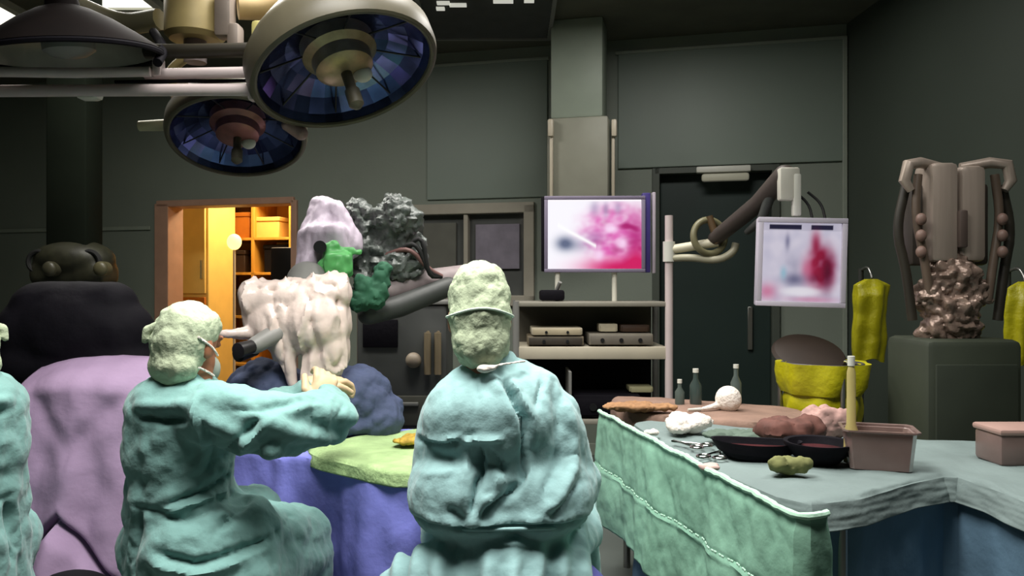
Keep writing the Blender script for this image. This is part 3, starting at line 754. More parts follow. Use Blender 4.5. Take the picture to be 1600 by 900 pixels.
# ------------------------------------------------------------------ drape helper
def smooth_poly(pts, n=2):
    pts = [V((p[0], p[1], 0)) for p in pts]
    for _ in range(n):
        q = []
        for i in range(len(pts)):
            a, b = pts[i], pts[(i+1) % len(pts)]
            q += [a.lerp(b,.14), a.lerp(b,.86)] if _ == 0 else [a.lerp(b,.25), a.lerp(b,.75)]
        pts = q
    return pts
def resample(pts, step, closed=True):
    out = []
    n = len(pts)
    for i in range(n if closed else n-1):
        a, b = pts[i], pts[(i+1) % n]; L = (b-a).length; k = max(1, int(L/step))
        out += [a.lerp(b, j/k) for j in range(k)]
    if not closed: out.append(pts[-1])
    return out
def draped_cloth(poly, zt, zb, amp=.03, freq=16, seed=0, flare=.05, bump=.006, rows=26, hem=0, cen=None):
    mb = MB(); pts = resample(smooth_poly(poly), .015); n = len(pts)
    c = sum(pts, V((0,0,0)))/n if cen is None else V((cen[0], cen[1], 0))
    A2 = sum(pts[i].x*pts[(i+1)%n].y-pts[(i+1)%n].x*pts[i].y for i in range(n)); sg = 1 if A2 > 0 else -1
    rings = []
    for fr in (.02,.1,.2,.3,.4,.5,.6,.7,.8,.88,.94,.98,1):          # top
        rings.append([V((c.x+(p.x-c.x)*fr, c.y+(p.y-c.y)*fr, zt+bump*noise.noise(V((c.x+(p.x-c.x)*fr, c.y+(p.y-c.y)*fr, seed))*9)-.006*max(0,(fr-.94)/.06)**2)) for p in pts])
    s = 0; ss = []
    for i in range(n): ss.append(s); s += (pts[(i+1)%n]-pts[i]).length
    for r in range(1, rows+1):
        v = r/rows; ring = []
        for i, p in enumerate(pts):
            tn = pts[(i+1)%n]-pts[i-1]; nn = V((tn.y, -tn.x, 0)).normalized()*sg
            ph = ss[i]*freq+1.7*noise.noise(V((ss[i]*3, seed, 0)))*2
            w = amp*(v**.8)*(math.sin(ph)*.6+.8*noise.noise(V((ss[i]*7, v*1.2, seed+3))))+flare*v+.006
            w += min(.012, amp*.3)*noise.noise(V((ss[i]*14, v*5, seed+9)))
            zz = zt-.006+(zb-zt)*v + (hem*noise.noise(V((ss[i]*4, 1, seed)))*v)
            ring.append(V((p.x+nn.x*w, p.y+nn.y*w, zz)))
        rings.append(ring)
    vs = [[mb.bm.verts.new(p) for p in r] for r in rings]
    for j in range(len(vs)-1):
        for i in range(n): mb.bm.faces.new((vs[j][i], vs[j][(i+1)%n], vs[j+1][(i+1)%n], vs[j+1][i]))
    mb.bm.faces.new(vs[0])
    return mb
def table(name, label, poly, zt, m=steel, thick=.03, cen=None):
    c = sum((V((p[0],p[1],0)) for p in poly), V((0,0,0)))/len(poly)
    t = thing(name, label, 'table', c)
    if cen: c = V((cen[0], cen[1], 0))
    mb = MB(); mb.prism([(c.x+(p[0]-c.x)*.96, c.y+(p[1]-c.y)*.96) for p in smooth_poly(poly)], zt-thick, zt); obj('tabletop', mb, m, t, smooth=False)
    for p in poly:
        x, y = c.x+(p[0]-c.x)*.8, c.y+(p[1]-c.y)*.8
        mb = MB(); mb.cyl((x,y,.0), (x,y,zt-thick), .018); obj('leg', mb, m, t)
    return t

# instrument table at right
TL, TA, TB, TR = (.44,3.28), (.715,1.88), (1.33,2.33), (1.46,2.78)
SC, SD, SE = (1.34,1.72), (2.1,1.70), (2.12,2.62)
poly = [TL, TA, TB, SC, SD, SE, TR]; zt = .83; cen = (1.45, 2.55)
table('instrument_table', 'steel instrument table under the blue grey drape, right of the seated surgeon', poly, zt, cen=cen)
tag(obj('blue_grey_drape', draped_cloth(poly, zt+.022, zt-.045, .010, 9, 2, .02, .010, 30, 0, cen), bluem, solid=.003), 'blue grey drape covering the instrument table top', 'drape')
tag(obj('dark_blue_drape', draped_cloth(poly, zt+.004, .16, .03, 11, 5, -.005, .0, 40, 0, cen), navym, solid=.003), 'dark blue drape hanging to the floor below the instrument table top', 'drape')
# green drape along the left edge of the instrument table
path = resample([V((.385,3.33,0)), V((.41,3.2,0)), V((.662,1.85,0)), V((.672,1.81,0)), V((.70,1.80,0)), V((.745,1.83,0))], .012, closed=False)
ss = [0]
for i in range(1, len(path)): ss.append(ss[-1]+(path[i]-path[i-1]).length)
tot = ss[-1]; corner = ss[min(range(len(path)), key=lambda i: path[i].y)]
def gd(u, v):
    f = u*(len(path)-1); i = min(int(f), len(path)-2); p = path[i].lerp(path[i+1], f-i); s = ss[i]+(ss[i+1]-ss[i])*(f-i)
    tn = (path[min(i+3,len(path)-1)]-path[max(i-3,0)]).normalized(); nn = V((tn.y,-tn.x,0))*1
    zt_ = .862+.006*noise.noise(V((s*7,0,4)))
    zb_ = .42 if s < corner else .36
    z = zt_+(zb_-zt_)*v
    w = .008+.03*v+.02*v*math.sin(s*11+.6)+.022*noise.noise(V((s*9, v*2.2, 1)))*min(1,v*3)+.004*noise.noise(V((s*30, v*9, 5)))
    w -= .004*math.exp(-((v-.035)/.03)**2)+.003*math.exp(-((v-.47-.03*math.sin(s*3))/.012)**2)
    w += .004*math.exp(-((v-.5-.03*math.sin(s*3))/.014)**2)
    if s > corner-.03: 
        k = min(1,(s-corner+.03)/.12); w += .05*v*k
    return V((p.x+nn.x*(-w)*-1, p.y+nn.y*(-w)*-1, z))
mb = MB(); mb.grid(gd, 200, 70)
gdr = tag(obj('green_drape', mb, greenm, solid=.004), 'pale green drape hanging along the left edge of the instrument table', 'drape')
mb = MB(); mb.tube([gd(i/120,0)+V((0,0,.004+.003*noise.noise(V((i*.5,0,0))))) for i in range(121)], [.009+.003*noise.noise(V((i*.7,3,0))) for i in range(121)], 8); obj('rolled_hem', mb, greenh, gdr)
mb = MB()
for i in range(6, 112):
    if i % 3 != 2:
        a = gd(i/120,.47+.03*math.sin(ss[int(i/120*(len(ss)-1))]*3)); b = gd((i+.8)/120,.47+.03*math.sin(ss[int(i/120*(len(ss)-1))]*3)); mb.tube([a+V((-.003,-.001,0)), b+V((-.003,-.001,0))], .003, 6)
obj('seam', mb, greenh, gdr, label='pale dashed stitched seam')

# things on the instrument table
zt = .858
def TP(px, py, z=zt): 
    d = (CH-z)*F/(py-450); return V(((px-800)/F*d, d, z))
def bowl(name, label, c, R, h, m, inner=None, group=None):
    t = thing(name, label, 'bowl', c); M = Matrix.Translation(c)
    mb = MB(); mb.lathe([(.001,.004),(R*.6,0.0),(R*.86,h*.45),(R,h),(R+.012,h+.002),(R+.012,h-.004),(R*.9,h*.45),(R*.62,-.0)], M, 40); obj('body', mb, m, t, solid=.002)
    if inner: 
        mb = MB(); mb.lathe([(.001,h*.66),(R*.5,h*.68),(R*.88,h*.66)], M, 32); obj('contents', mb, inner, t)
    return t
def kidney(label, c, R, ang, m, inner):
    t = thing('kidney_dish', label, 'dish', c)
    Rm = Matrix.Translation(c) @ Matrix.Rotation(ang, 4, 'Z')
    def f(sc, z):
        out = []
        for i in range(56):
            a = 2*PI*i/56; x = math.cos(a)*R*1.35; y = math.sin(a)*R*.72
            y -= .42*R*(1-(x/(R*1.35))**2)*-1 if False else -.38*R*(x/(R*1.35))**2
            out.append(Rm @ V((x*sc, y*sc, z)))
        return out
    mb = MB(); rings = [f(.72,.0), f(.86,.018), f(1,.05), f(1.05,.052), f(1.04,.048), f(.9,.018)]
    vs = [[mb.bm.verts.new(p) for p in r] for r in rings]
    for j in range(len(vs)-1):
        for i in range(56): mb.bm.faces.new((vs[j][i], vs[j][(i+1)%56], vs[j+1][(i+1)%56], vs[j+1][i]))
    mb.bm.faces.new(vs[0][::-1]); obj('body', mb, m, t)
    mb = MB(); v2 = [mb.bm.verts.new(p+V((0,0,.0))) for p in f(.93,.03)]; mb.bm.faces.new(v2); obj('contents', mb, inner, t)
    return t
kidney('dark kidney dish with dark red contents beside yellow green gauze', TP(1192,722)+V((0,.06,0)), .1, -.25, black, redbr)
bowl('round_bowl', 'black round bowl with dark contents in front of the clear pink basin', TP(1285,725)+V((0,.03,0)), .092, .062, black, redbr)
def lump(name, label, cat, c, r, m, seed, n=8, amp=.012):
    g = MB(); rnd = random.Random(seed)
    for i in range(n):
        a = rnd.uniform(0,2*PI); q = rnd.uniform(.2,.75)
        g.ell(V(c)+V((math.cos(a)*r[0]*q, math.sin(a)*r[1]*q, r[2]*rnd.uniform(.35,.7))), (r[0]*.45, r[1]*.45, r[2]*.45))
    g.ell(V(c)+V((0,0,r[2]*.4)), (r[0]*.7, r[1]*.7, r[2]*.4))
    me = fuse(g, max(.004, min(r)*.14), 4); co = nco(me); no = nno(me)
    setco(me, co+no*((ridge(co, 30, seed)-.3)*amp)[:,None])
    co = nco(me); co[:,2] += c[2]-co[:,2].min(); setco(me, co)
    return tag(obj(name, me, m), label, cat)
lump('gauze_wad', 'yellow green gauze wad on the near side of the dark kidney dish', 'gauze', TP(1228,742), (.07,.05,.05), mat('yellow gauze', (112,114,70), .9, var=.2, scale=20), 4)
lump('gauze_pile', 'crumpled white gauze pile on the far left of the instrument table', 'gauze', TP(1072,676), (.095,.09,.06), gauze, 5, 10)
lump('gauze_swab', 'small white swab lying left of the white gauze pile', 'gauze', TP(1020,681), (.032,.026,.022), gauze, 6, 5, .006)
lump('folded_cloth', 'grey green folded cloth behind the dark kidney dish', 'cloth', TP(1180,692), (.16,.11,.035), mat('grey green cloth', (88,104,92), .9, var=.15), 9, 10)
lump('tissue_heap', 'brownish red heap between the dark kidney dish and the yellow bag', 'gauze', TP(1235,700), (.12,.09,.085), mat('brown red gauze', (92,58,50), .8, var=.35, scale=24), 12, 10)
lump('pink_gauze', 'pinkish crumpled gauze in front of the yellow waste bag', 'gauze', TP(1290,688), (.11,.05,.10), mat('pink gauze', (168,134,126), .85, var=.25, scale=30), 15, 10)
# forceps
def forceps(label, c, ang, L=.15):
    t = thing('forceps', label, 'forceps', c); Rm = Matrix.Translation(V(c)+V((0,0,.008))) @ Matrix.Rotation(ang, 4, 'Z')
    for s in (-1,1):
        mb = MB(); mb.tube([Rm @ V((s*-.004,L*.55,0)), Rm @ V((0,L*.2,0)), Rm @ V((s*.012,0,0)), Rm @ V((s*.022,-L*.3,0))], .004, 8, smooth=1)
        b = obj('blade', mb, chrome, t)
        mb = MB(); mb.torus(Rm @ V((s*.026,-L*.3-.02,0)), .02, .0045, Matrix.Rotation(0,3,'Z'), 20, 8); obj('finger_ring', mb, chrome, b)
    return t
forceps('steel ring handled forceps left of the dark kidney dish', TP(1120,712), -.5)
forceps('steel ring handled forceps below the white gauze pile', TP(1075,697), .7, .12)
lump('gauze_swab', 'small pinkish swab beside the forceps left of the dark kidney dish', 'gauze', TP(1108,735), (.045,.024,.02), mat('pink swab', (196,168,160), .9, var=.1), 21, 5, .006)
# clear pink basin
b = TP(1372,728); t = thing('clear_basin', 'clear pinkish plastic basin at the far right of the instrument table', 'basin', b)
mb = MB(); Rm = Matrix.Rotation(-.3,4,'Z')
def basin(s, z): return [b+Rm @ V((x*s*.86, y*s*.86, z*.86)) for x, y in ((-.115,-.07),(-.1,-.085),(.1,-.085),(.115,-.07),(.115,.07),(.1,.085),(-.1,.085),(-.115,.07))]
vs = [[mb.bm.verts.new(p) for p in basin(s, z)] for s, z in ((.86,0),(.98,.135),(1.08,.137),(1.08,.131),(.93,.125),(.82,.006))]
for j in range(5):
    for i in range(8): mb.bm.faces.new((vs[j][i], vs[j][(i+1)%8], vs[j+1][(i+1)%8], vs[j+1][i]))
mb.bm.faces.new(vs[0][::-1]); mb.bm.faces.new(vs[-1]); obj('body', mb, pinkp, t)
mb = MB(); vs = [[mb.bm.verts.new(p) for p in basin(s, z)] for s, z in ((.8,.01),(.9,.11))]
for i in range(8): mb.bm.faces.new((vs[0][i], vs[0][(i+1)%8], vs[1][(i+1)%8], vs[1][i]))
mb.bm.faces.new(vs[1]); mb.bm.faces.new(vs[0][::-1]); obj('contents', mb, mat('basin contents', (120,96,86), .6, var=.3, scale=25), t)
b = TP(1330,722); t = thing('drip_chamber', 'slim pale yellow upright tube standing left of the clear basin', 'tube', b)
mb = MB(); M = Matrix.Translation(b); mb.lathe([(.001,0),(.022,0),(.024,.01),(.02,.1),(.014,.12),(.013,.28),(.008,.3),(.001,.3)], M, 20); obj('body', mb, mat('pale yellow plastic', (186,172,110), .35, var=.08, trans=.2), t)
mb = MB(); mb.cyl(b+V((0,0,.3)), b+V((0,0,.33)), .011); obj('cap', mb, white, t)

# far bench with brown cloth
bp = [(.47,3.36), (1.22,3.06), (1.34,3.5), (.5,3.95)]; zb = .85
table('back_bench', 'back bench under brown cloth behind the instrument table', bp, zb-.01)
tag(obj('brown_cloth', draped_cloth(bp, zb+.004, .4, .02, 12, 31, .03, .006), copper, solid=.004), 'brown cloth over the bench behind the instrument table', 'cloth')
b = TP(1138,642,zb+.004); t = thing('bulb_syringe', 'white rubber bulb syringe on the brown cloth bench', 'syringe', b)
mb = MB(); mb.ell(b+V((0,0,.052)), (.058,.055,.06)); mb.cyl(b+V((-.02,0,.03)), b+V((-.13,-.03,.012)), .018, .008); obj('bulb', fuse(mb,.006,5), gauze, t)
mb = MB(); mb.cyl(b+V((-.13,-.03,.012)), b+V((-.19,-.045,.012)), .008, .005); obj('nozzle', mb, white, t)
for px, h, w, m, lb in ((1062,.1,.016,mat('clear bottle',(92,104,98),.2,var=.1,trans=.3),'small clear bottle on the bench, left of the others'), (1087,.15,.02,mat('dim bottle',(70,84,80),.2,var=.1,trans=.3),'tall dim bottle on the bench behind the white bulb'), (1150,.17,.018,mat('clear bottle2',(96,108,104),.2,var=.1,trans=.3),'slim clear bottle on the bench, right of the others')):
    b = TP(px,632,zb+.004); t = thing('bottle', lb, 'bottle', b)
    mb = MB(); mb.lathe([(.001,0),(w*1.3,0),(w*1.4,.01),(w*1.4,h*.6),(w*.6,h*.8),(w*.6,h),(.001,h)], Matrix.Translation(b), 20); obj('body', mb, m, t)
    mb = MB(); mb.cyl(b+V((0,0,h)), b+V((0,0,h+.018)), w*.7); obj('cap', mb, white, t)
lump('brown_towel', 'orange brown crumpled towel at the left end of the brown bench', 'towel', TP(1000,645,zb+.006), (.18,.07,.035), mat('orange brown towel', (150,112,78), .85, var=.25, scale=18), 33, 9)
# ------------------------------------------------------------------ operating field
# tray table with violet drape and green towel
N0, N1, N2, N3, N4 = (-1.28,3.12), (-.73,2.86), (-.36,2.52), (.02,2.86), (-.35,3.5)
poly = [N0, N1, N2, N3, N4]; zt = .765
table('operating_table', 'operating table under the violet blue drape between the two surgeons', poly, zt)
tag(obj('violet_drape', draped_cloth(poly, zt+.006, .12, .075, 9, 41, .02, .004, 44), violet, solid=.003), 'violet blue drape hanging to the floor from the operating table', 'drape')
cc = sum((V((p[0],p[1],0)) for p in poly), V((0,0,0)))/5
tp = [(-.80,3.02), (-.735,2.85), N2, N3, (-.30,3.45)]
tag(obj('green_towel', draped_cloth(tp, zt+.024, zt-.022, .010, 12, 44, .012, .008, 8), limem, solid=.004), 'pale yellow green towel spread over the operating table', 'towel')
lump('stained_gauze', 'ochre stained gauze on the yellow green towel beside the seated surgeon', 'gauze', P(640,700,2.95)+V((0,0,-.0)), (.09,.07,.03), ochre, 45, 8)
o = bpy.data.objects['stained_gauze']; o.location.z = zt+.03
b = V((P(662,0,3.0).x, 3.0, zt+.033)); t = thing('syringe', 'small syringe lying on the stained gauze side of the green towel', 'syringe', b)
mb = MB(); mb.cyl(b+V((-.05,0,.014)), b+V((.05,.03,.014)), .011); obj('barrel', mb, white, t)
mb = MB(); mb.cyl(b+V((.05,.03,.014)), b+V((.1,.045,.014)), .005); mb.cyl(b+V((.1,.045,.014)), b+V((.104,.046,.014)), .014); obj('plunger', mb, greyp, t)
# mounded drape over the patient
g = MB(); d = 3.25
for x, y, dd, r in ((420,600,3.2,(.19,.15,.17)), (500,612,3.2,(.17,.16,.16)), (560,600,3.3,(.15,.17,.14)), (595,630,3.3,(.10,.14,.12)), (380,640,3.3,(.17,.14,.14)), (470,660,3.3,(.3,.17,.12))):
    p = P(x,y,dd); g.ell(p-V((0,0,.06)), r)
g.ell((P(490,0,3.3).x, 3.3, zt+.06), (.38,.2,.07))
me = fuse(g,.011,8); co = nco(me); no = nno(me)
setco(me, co+no*((ridge(co,7,51,(1,1,.6))-.35)*.03+(ridge(co,19,52)-.35)*.014)[:,None]); co = nco(me); co[:,2] = np.maximum(co[:,2], zt+.022); setco(me, co)
tag(obj('patient_drape', me, pdrape), 'dark blue drape mounded over the patient below the draped microscope', 'drape')

# surgical microscope
sx, sy = P(742,0,3.95).x, 3.95
t = thing('surgical_microscope', 'grey surgical microscope with lavender housing and green film patch, left of the seated surgeon', 'microscope', (sx, sy, 0))
mb = MB(); mb.box((sx,sy,.09), (.6,.55,.14), bev=.04); obj('base', mb, dkgrey, t)
mb = MB(); mb.cyl((sx,sy,.15), (sx,sy,1.36), .08); mb.cyl((sx,sy,.15), (sx,sy,.8), .11); obj('column', mb, greyp, t)
for dx, dy in ((-.25,-.22),(.25,-.22),(-.25,.22),(.25,.22)):
    mb = MB(); mb.cyl((sx+dx-.02,sy+dy,.035), (sx+dx+.02,sy+dy,.035), .035); obj('caster', mb, rubber, t)
mb = MB(); mb.chain([P(742,434,3.95), P(650,442,3.8), P(600,458,3.7)], [.075,.062,.05]); me = fuse(mb,.012,5); obj('arm', me, mat('mauve grey arm', (140,128,128), .5, var=.15, scale=12), t)
g = MB(); g.chain([P(700,448,3.75), P(625,478,3.68), P(575,492,3.6)], [.05,.055,.05]); obj('lower_arm', fuse(g,.012,5), dkgrey, t)
g = MB()
g.chain([P(503,322,3.6), P(500,370,3.58), P(498,420,3.5)], [.055,.1,.1]); g.chain([P(520,330,3.6), P(545,380,3.6)], [.06,.07]); g.box(P(512,395,3.52), (.2,.18,.26), bev=.04); g.chain([P(480,370,3.5), P(484,430,3.45)], [.05,.06])
me = fuse(g,.01,5); co = nco(me); no = nno(me); setco(me, co+no*((ridge(co,12,61,(1.5,1,.4))-.35)*.02)[:,None]); obj('housing', me, lavend, t)
g = MB(); g.box(P(529,414,3.38), (.12,.10,.11), bev=.025); g.chain([P(505,425,3.38), P(520,385,3.40)], [.03,.03]); g.chain([P(510,388,3.4), P(562,394,3.42)], [.02,.012])
me = fuse(g,.008,5); co = nco(me); no = nno(me); setco(me, co+no*((ridge(co,24,62)-.35)*.012)[:,None]); obj('film_patch', me, neong, t, label='bright green film patch')
g = MB(); g.cyl(P(500,386,3.45), P(500,386,3.34), .028); obj('lens', g, blackp, t)
g = MB(); rnd = random.Random(5)
for i in range(16):
    g.ell(P(rnd.uniform(580,645), rnd.uniform(325,425), 3.8+rnd.uniform(-.1,.1)), (.075,.07,.085))
g.chain([P(560,330,3.75), P(575,470,3.7)], [.07,.06]); g.ell(P(612,378,3.8), (.13,.1,.16))
me = fuse(g,.011,3); co = nco(me); no = nno(me); setco(me, co+no*((ridge(co,16,63)-.4)*.05)[:,None]); obj('film_cover', me, crump, t, label='crumpled dark grey film cover')
g = MB(); g.chain([P(566,445,3.5), P(588,468,3.52), P(600,420,3.55)], [.045,.05,.04]); g.ell(P(560,470,3.5), (.07,.06,.05))
me = fuse(g,.01,3); co = nco(me); no = nno(me); setco(me, co+no*((ridge(co,18,64)-.4)*.03)[:,None]); obj('green_wrap', me, dgcloth, t, label='dark green wrap')
for k in range(3):
    g = MB(); g.tube([P(600+k*14,400,3.7), P(640+k*10,385-k*12,3.66), P(668,420+k*6,3.7), P(690,432,3.75)], .012, smooth=2); obj('cable', g, rubber if k else mat('red brown cable',(110,80,76),.5), t)
g = MB(); g.chain([P(480,440,3.35), P(470,500,3.15)], [.09,.08]); g.chain([P(470,500,3.15), P(398,540,2.98)], [.05,.035]); obj('optic_body', fuse(g,.01,4), greyp, t)
for s in (0,1):
    g = MB(); g.cyl(P(398,540+s*6,2.98+s*.07), P(372,548+s*6,2.9+s*.07), .026, .03); obj('eyepiece', g, blackp, t)
# clear drape over the optics
g = MB(); d = 3.12
g.chain([P(402,470,d), P(520,458,d)], [.075,.075]); g.chain([P(395,460,d), P(402,520,d)], [.06,.05]); g.ell(P(495,505,d), (.135,.13,.15)); g.ell(P(435,505,d), (.11,.11,.11)); g.ell(P(512,545,d), (.085,.1,.12))
g.chain([P(440,530,d-.04), P(452,575,d-.06), P(458,604,d-.06)], [.06,.03,.018]); g.chain([P(418,520,d-.02), P(345,522,d-.1)], [.035,.016]); g.chain([P(495,560,d-.05), P(490,600,d-.05)], [.05,.04]); g.chain([P(390,450,d+.05), P(535,440,d+.05)], [.03,.03])
me = fuse(g,.0085,4); co = nco(me); no = nno(me)
setco(me, co+no*(np.exp(-ridge(co,7,71,(1.2,1,.3))*7)*.028-np.exp(-ridge(co,9,75,(1,1,.35))*8)*.026+fbm(co,30,72,(1,1,.35))*.003)[:,None]); 
tag(obj('clear_plastic_drape', me, film), 'translucent pinkish white plastic drape bunched over the microscope optics', 'drape')

# dark anaesthesia machine behind
c = P(636,0,4.62); t = thing('anaesthesia_machine', 'dark grey equipment cart behind the microscope, left of the seated surgeon', 'machine', (c.x, c.y, 0))
zt2 = P(0,474,4.62).z
mb = MB(); mb.box((c.x,c.y,(zt2+.15)/2), (.52,.45,zt2-.15), bev=.02); obj('body', mb, dkgrey, t)
for k in range(3):
    z = .3+k*.2; mb = MB(); mb.box((c.x,c.y-.235,z), (.46,.02,.17), bev=.008); dr = obj('drawer', mb, mat('drawer grey',(74,74,66),.5,var=.1), t)
    mb = MB(); mb.box((c.x,c.y-.255,z+.04), (.2,.02,.02), bev=.004); obj('handle', mb, greyp, dr)
mb = MB(); mb.box((c.x+.02,c.y,zt2+.01), (.58,.48,.025), bev=.006); obj('worktop', mb, greyp, t)
mb = MB(); mb.box((c.x-.12,c.y-.235,1.14), (.2,.02,.16), bev=.006); obj('screen', mb, black, t)
for px in (668,684):
    mb = MB(); p0 = P(px,520,4.36); mb.cyl(p0, P(px,585,4.36), .02); mb.cyl(p0, p0+V((0,.05,0)), .01); mb.cyl(P(px,580,4.36), P(px,580,4.36)+V((0,.05,0)), .01); obj('flow_tube', mb, mat('tan tube',(120,108,86),.4,var=.1), t)
mb = MB(); p0 = P(646,563,4.36); mb.ell(p0, (.045,.04,.045)); mb.cyl(p0,p0+V((0,.05,0)),.015); obj('breathing_bag', mb, mat('bag grey',(140,128,112),.5), t)
for dx in (-.2,.2):
    for dy in (-.17,.17):
        mb = MB(); mb.cyl((c.x+dx,c.y+dy,.05), (c.x+dx,c.y+dy,.16), .02); mb.cyl((c.x+dx-.02,c.y+dy,.045), (c.x+dx+.02,c.y+dy,.045), .045); obj('caster', mb, rubber, t)

# ------------------------------------------------------------------ video tower
d = 4.8
cx = P(918,0,d).x; w = 232/F*d
t = thing('video_cart', 'grey equipment cart with shelves below the bright monitor', 'cart', (cx, d, 0))
xs = (P(806,0,d).x, P(1034,0,d).x)
for i, x in enumerate(xs):
    for y in (d-.22, d+.22):
        zt3 = 1.32 if not (i == 1 and y < d) else P(0,342,d).z
        mb = MB(); mb.cyl((x,y,.09), (x,y,zt3), .024 if zt3 > 1.4 else .02); obj('upright', mb, pinkw if zt3 > 1.4 else greyp, t)
        mb = MB(); mb.cyl((x-.02,y,.045), (x+.02,y,.045), .045); mb.cyl((x,y,.05), (x,y,.1), .015); obj('caster', mb, rubber, t)
shm = mat('shelf grey', (138,134,122), .4, var=.08)
zs = {k: P(0,k,d-.2).z for k in (472,548,655,760)}
for k, z in zs.items():
    mb = MB(); mb.box((cx,d,z-.012), (w-.02,.46,.03 if k != 548 else .075), bev=.006); obj('shelf', mb, shm if k != 548 else mat('shelf light', (186,178,158), .4, var=.06), t)
mb = MB(); mb.box((cx,d+.21,(zs[472]+zs[548])/2), (w-.06,.02,zs[472]-zs[548]-.05)); obj('back_panel', mb, mat('back panel',(84,80,70),.6), t)
mb = MB(); mb.box((cx,d+.21,(zs[655]+zs[548])/2-.02), (w-.06,.02,zs[548]-zs[655]-.08)); obj('back_panel', mb, black, t)
mb = MB(); mb.box((P(886,0,d).x,d-.12,zs[655]+.15), (.015,.3,.28)); obj('divider', mb, greyp, t)
def unit(name, label, px0, px1, zbase, h, m, dep=.3, kn=2, face=None):
    x0, x1 = P(px0,0,d-.2).x, P(px1,0,d-.2).x; cxx = (x0+x1)/2
    t2 = thing(name, label, 'device' if 'unit' in name else 'box', (cxx, d-.05, zbase))
    mb = MB(); mb.box((cxx,d-.06,zbase+h/2+.004), (x1-x0,dep,h-.008), bev=.006); obj('housing', mb, m, t2)
    mb = MB(); mb.box((cxx,d-.06-dep/2-.004,zbase+h/2), (x1-x0-.02,.01,h*.7), bev=.002); fr = obj('front_panel', mb, face or m, t2)
    for k in range(kn):
        xx = x0+(k+.7)*(x1-x0)/(kn+.4); mb = MB(); mb.cyl((xx,d-.06-dep/2-.02,zbase+h/2), (xx,d-.06-dep/2,zbase+h/2), h*.16); obj('knob', mb, blackp, fr)
    return t2
sz = zs[548]+.027
unit('camera_unit', 'slim pale light source unit on the left of the middle cart shelf', 824, 912, sz, .06, mat('unit tan',(112,102,84),.5,var=.1), face=mat('unit dark',(60,54,46),.5))
unit('camera_unit', 'pale unit stacked on the slim light source unit', 830, 910, sz+.06, .05, mat('unit pale',(176,166,144),.5), face=mat('unit cream',(168,156,130),.5))
unit('camera_unit', 'grey camera unit on the right half of the middle cart shelf', 920, 1020, sz, .075, mat('unit grey',(120,114,102),.5), face=mat('unit grey2',(104,98,88),.5), kn=3)
unit('small_box', 'small cream box on top of the grey camera unit', 938, 968, sz+.075, .055, mat('box cream',(196,186,160),.5), dep=.12, kn=0)
unit('small_box', 'dark box right of the cream box on the grey camera unit', 972, 1018, sz+.075, .05, brownd, dep=.14, kn=0)
unit('recorder_unit', 'dark recorder unit on the lower cart shelf', 896, 1000, zs[655]+.005, .14, black, kn=2)
unit('small_box', 'pale box at the right end of the lower cart shelf', 986, 1024, zs[655]+.146, .04, mat('box olive cream',(150,146,112),.5), dep=.14, kn=0)
# dark gadget on top shelf
x = P(862,0,d-.1).x; t = thing('control_box', 'black control box on the left of the top cart shelf, under the bright monitor', 'device', (x, d-.1, zs[472]+.004))
mb = MB(); mb.box((x,d-.1,zs[472]+.04), (.15,.14,.065), bev=.015); obj('body', mb, black, t)
mb = MB(); mb.cyl((x+.03,d-.1,zs[472]+.07), (x+.05,d-.13,zs[472]+.12), .012); obj('lever', mb, greyp, t)

# screens: painted image as a grid of emitting colours
def screen_mesh(cx, w, h, fn, nx=90, ny=66):
    """in local frame: x right, z up, facing -y, centred at origin"""
    me = bpy.data.meshes.new('screen'); vs = [((i/nx-.5)*w, 0, (j/ny-.5)*h) for j in range(ny+1) for i in range(nx+1)]
    fs = [(j*(nx+1)+i, j*(nx+1)+i+1, (j+1)*(nx+1)+i+1, (j+1)*(nx+1)+i) for j in range(ny) for i in range(nx)]
    me.from_pydata(vs, [], fs); a = me.color_attributes.new('Col', 'FLOAT_COLOR', 'POINT')
    for k, v in enumerate(vs):
        c = fn((v[0]/w)+.5, .5-v[2]/h); a.data[k].color = tuple(lin(c))+(1,)
    return me
def screen_mat(name, s):
    m = bpy.data.materials.new(name); m.use_nodes = True; nt = m.node_tree; b = nt.nodes['Principled BSDF']
    at = nt.nodes.new('ShaderNodeAttribute'); at.attribute_name = 'Col'
    b.inputs['Base Color'].default_value = (.01,.01,.01,1); b.inputs['Roughness'].default_value = .25
    nt.links.new(at.outputs['Color'], b.inputs['Emission Color']); b.inputs['Emission Strength'].default_value = s
    return m
def mix(a, b, t): t = max(0, min(1, t)); return tuple(x+(y-x)*t for x, y in zip(a, b))
def G(u, v, cu, cv, ru, rv, p=2): return math.exp(-(((u-cu)/ru)**2+((v-cv)/rv)**2)**(p/2))
def nz(u, v, s, k=0): return noise.noise(V((u*s, v*s, k)))
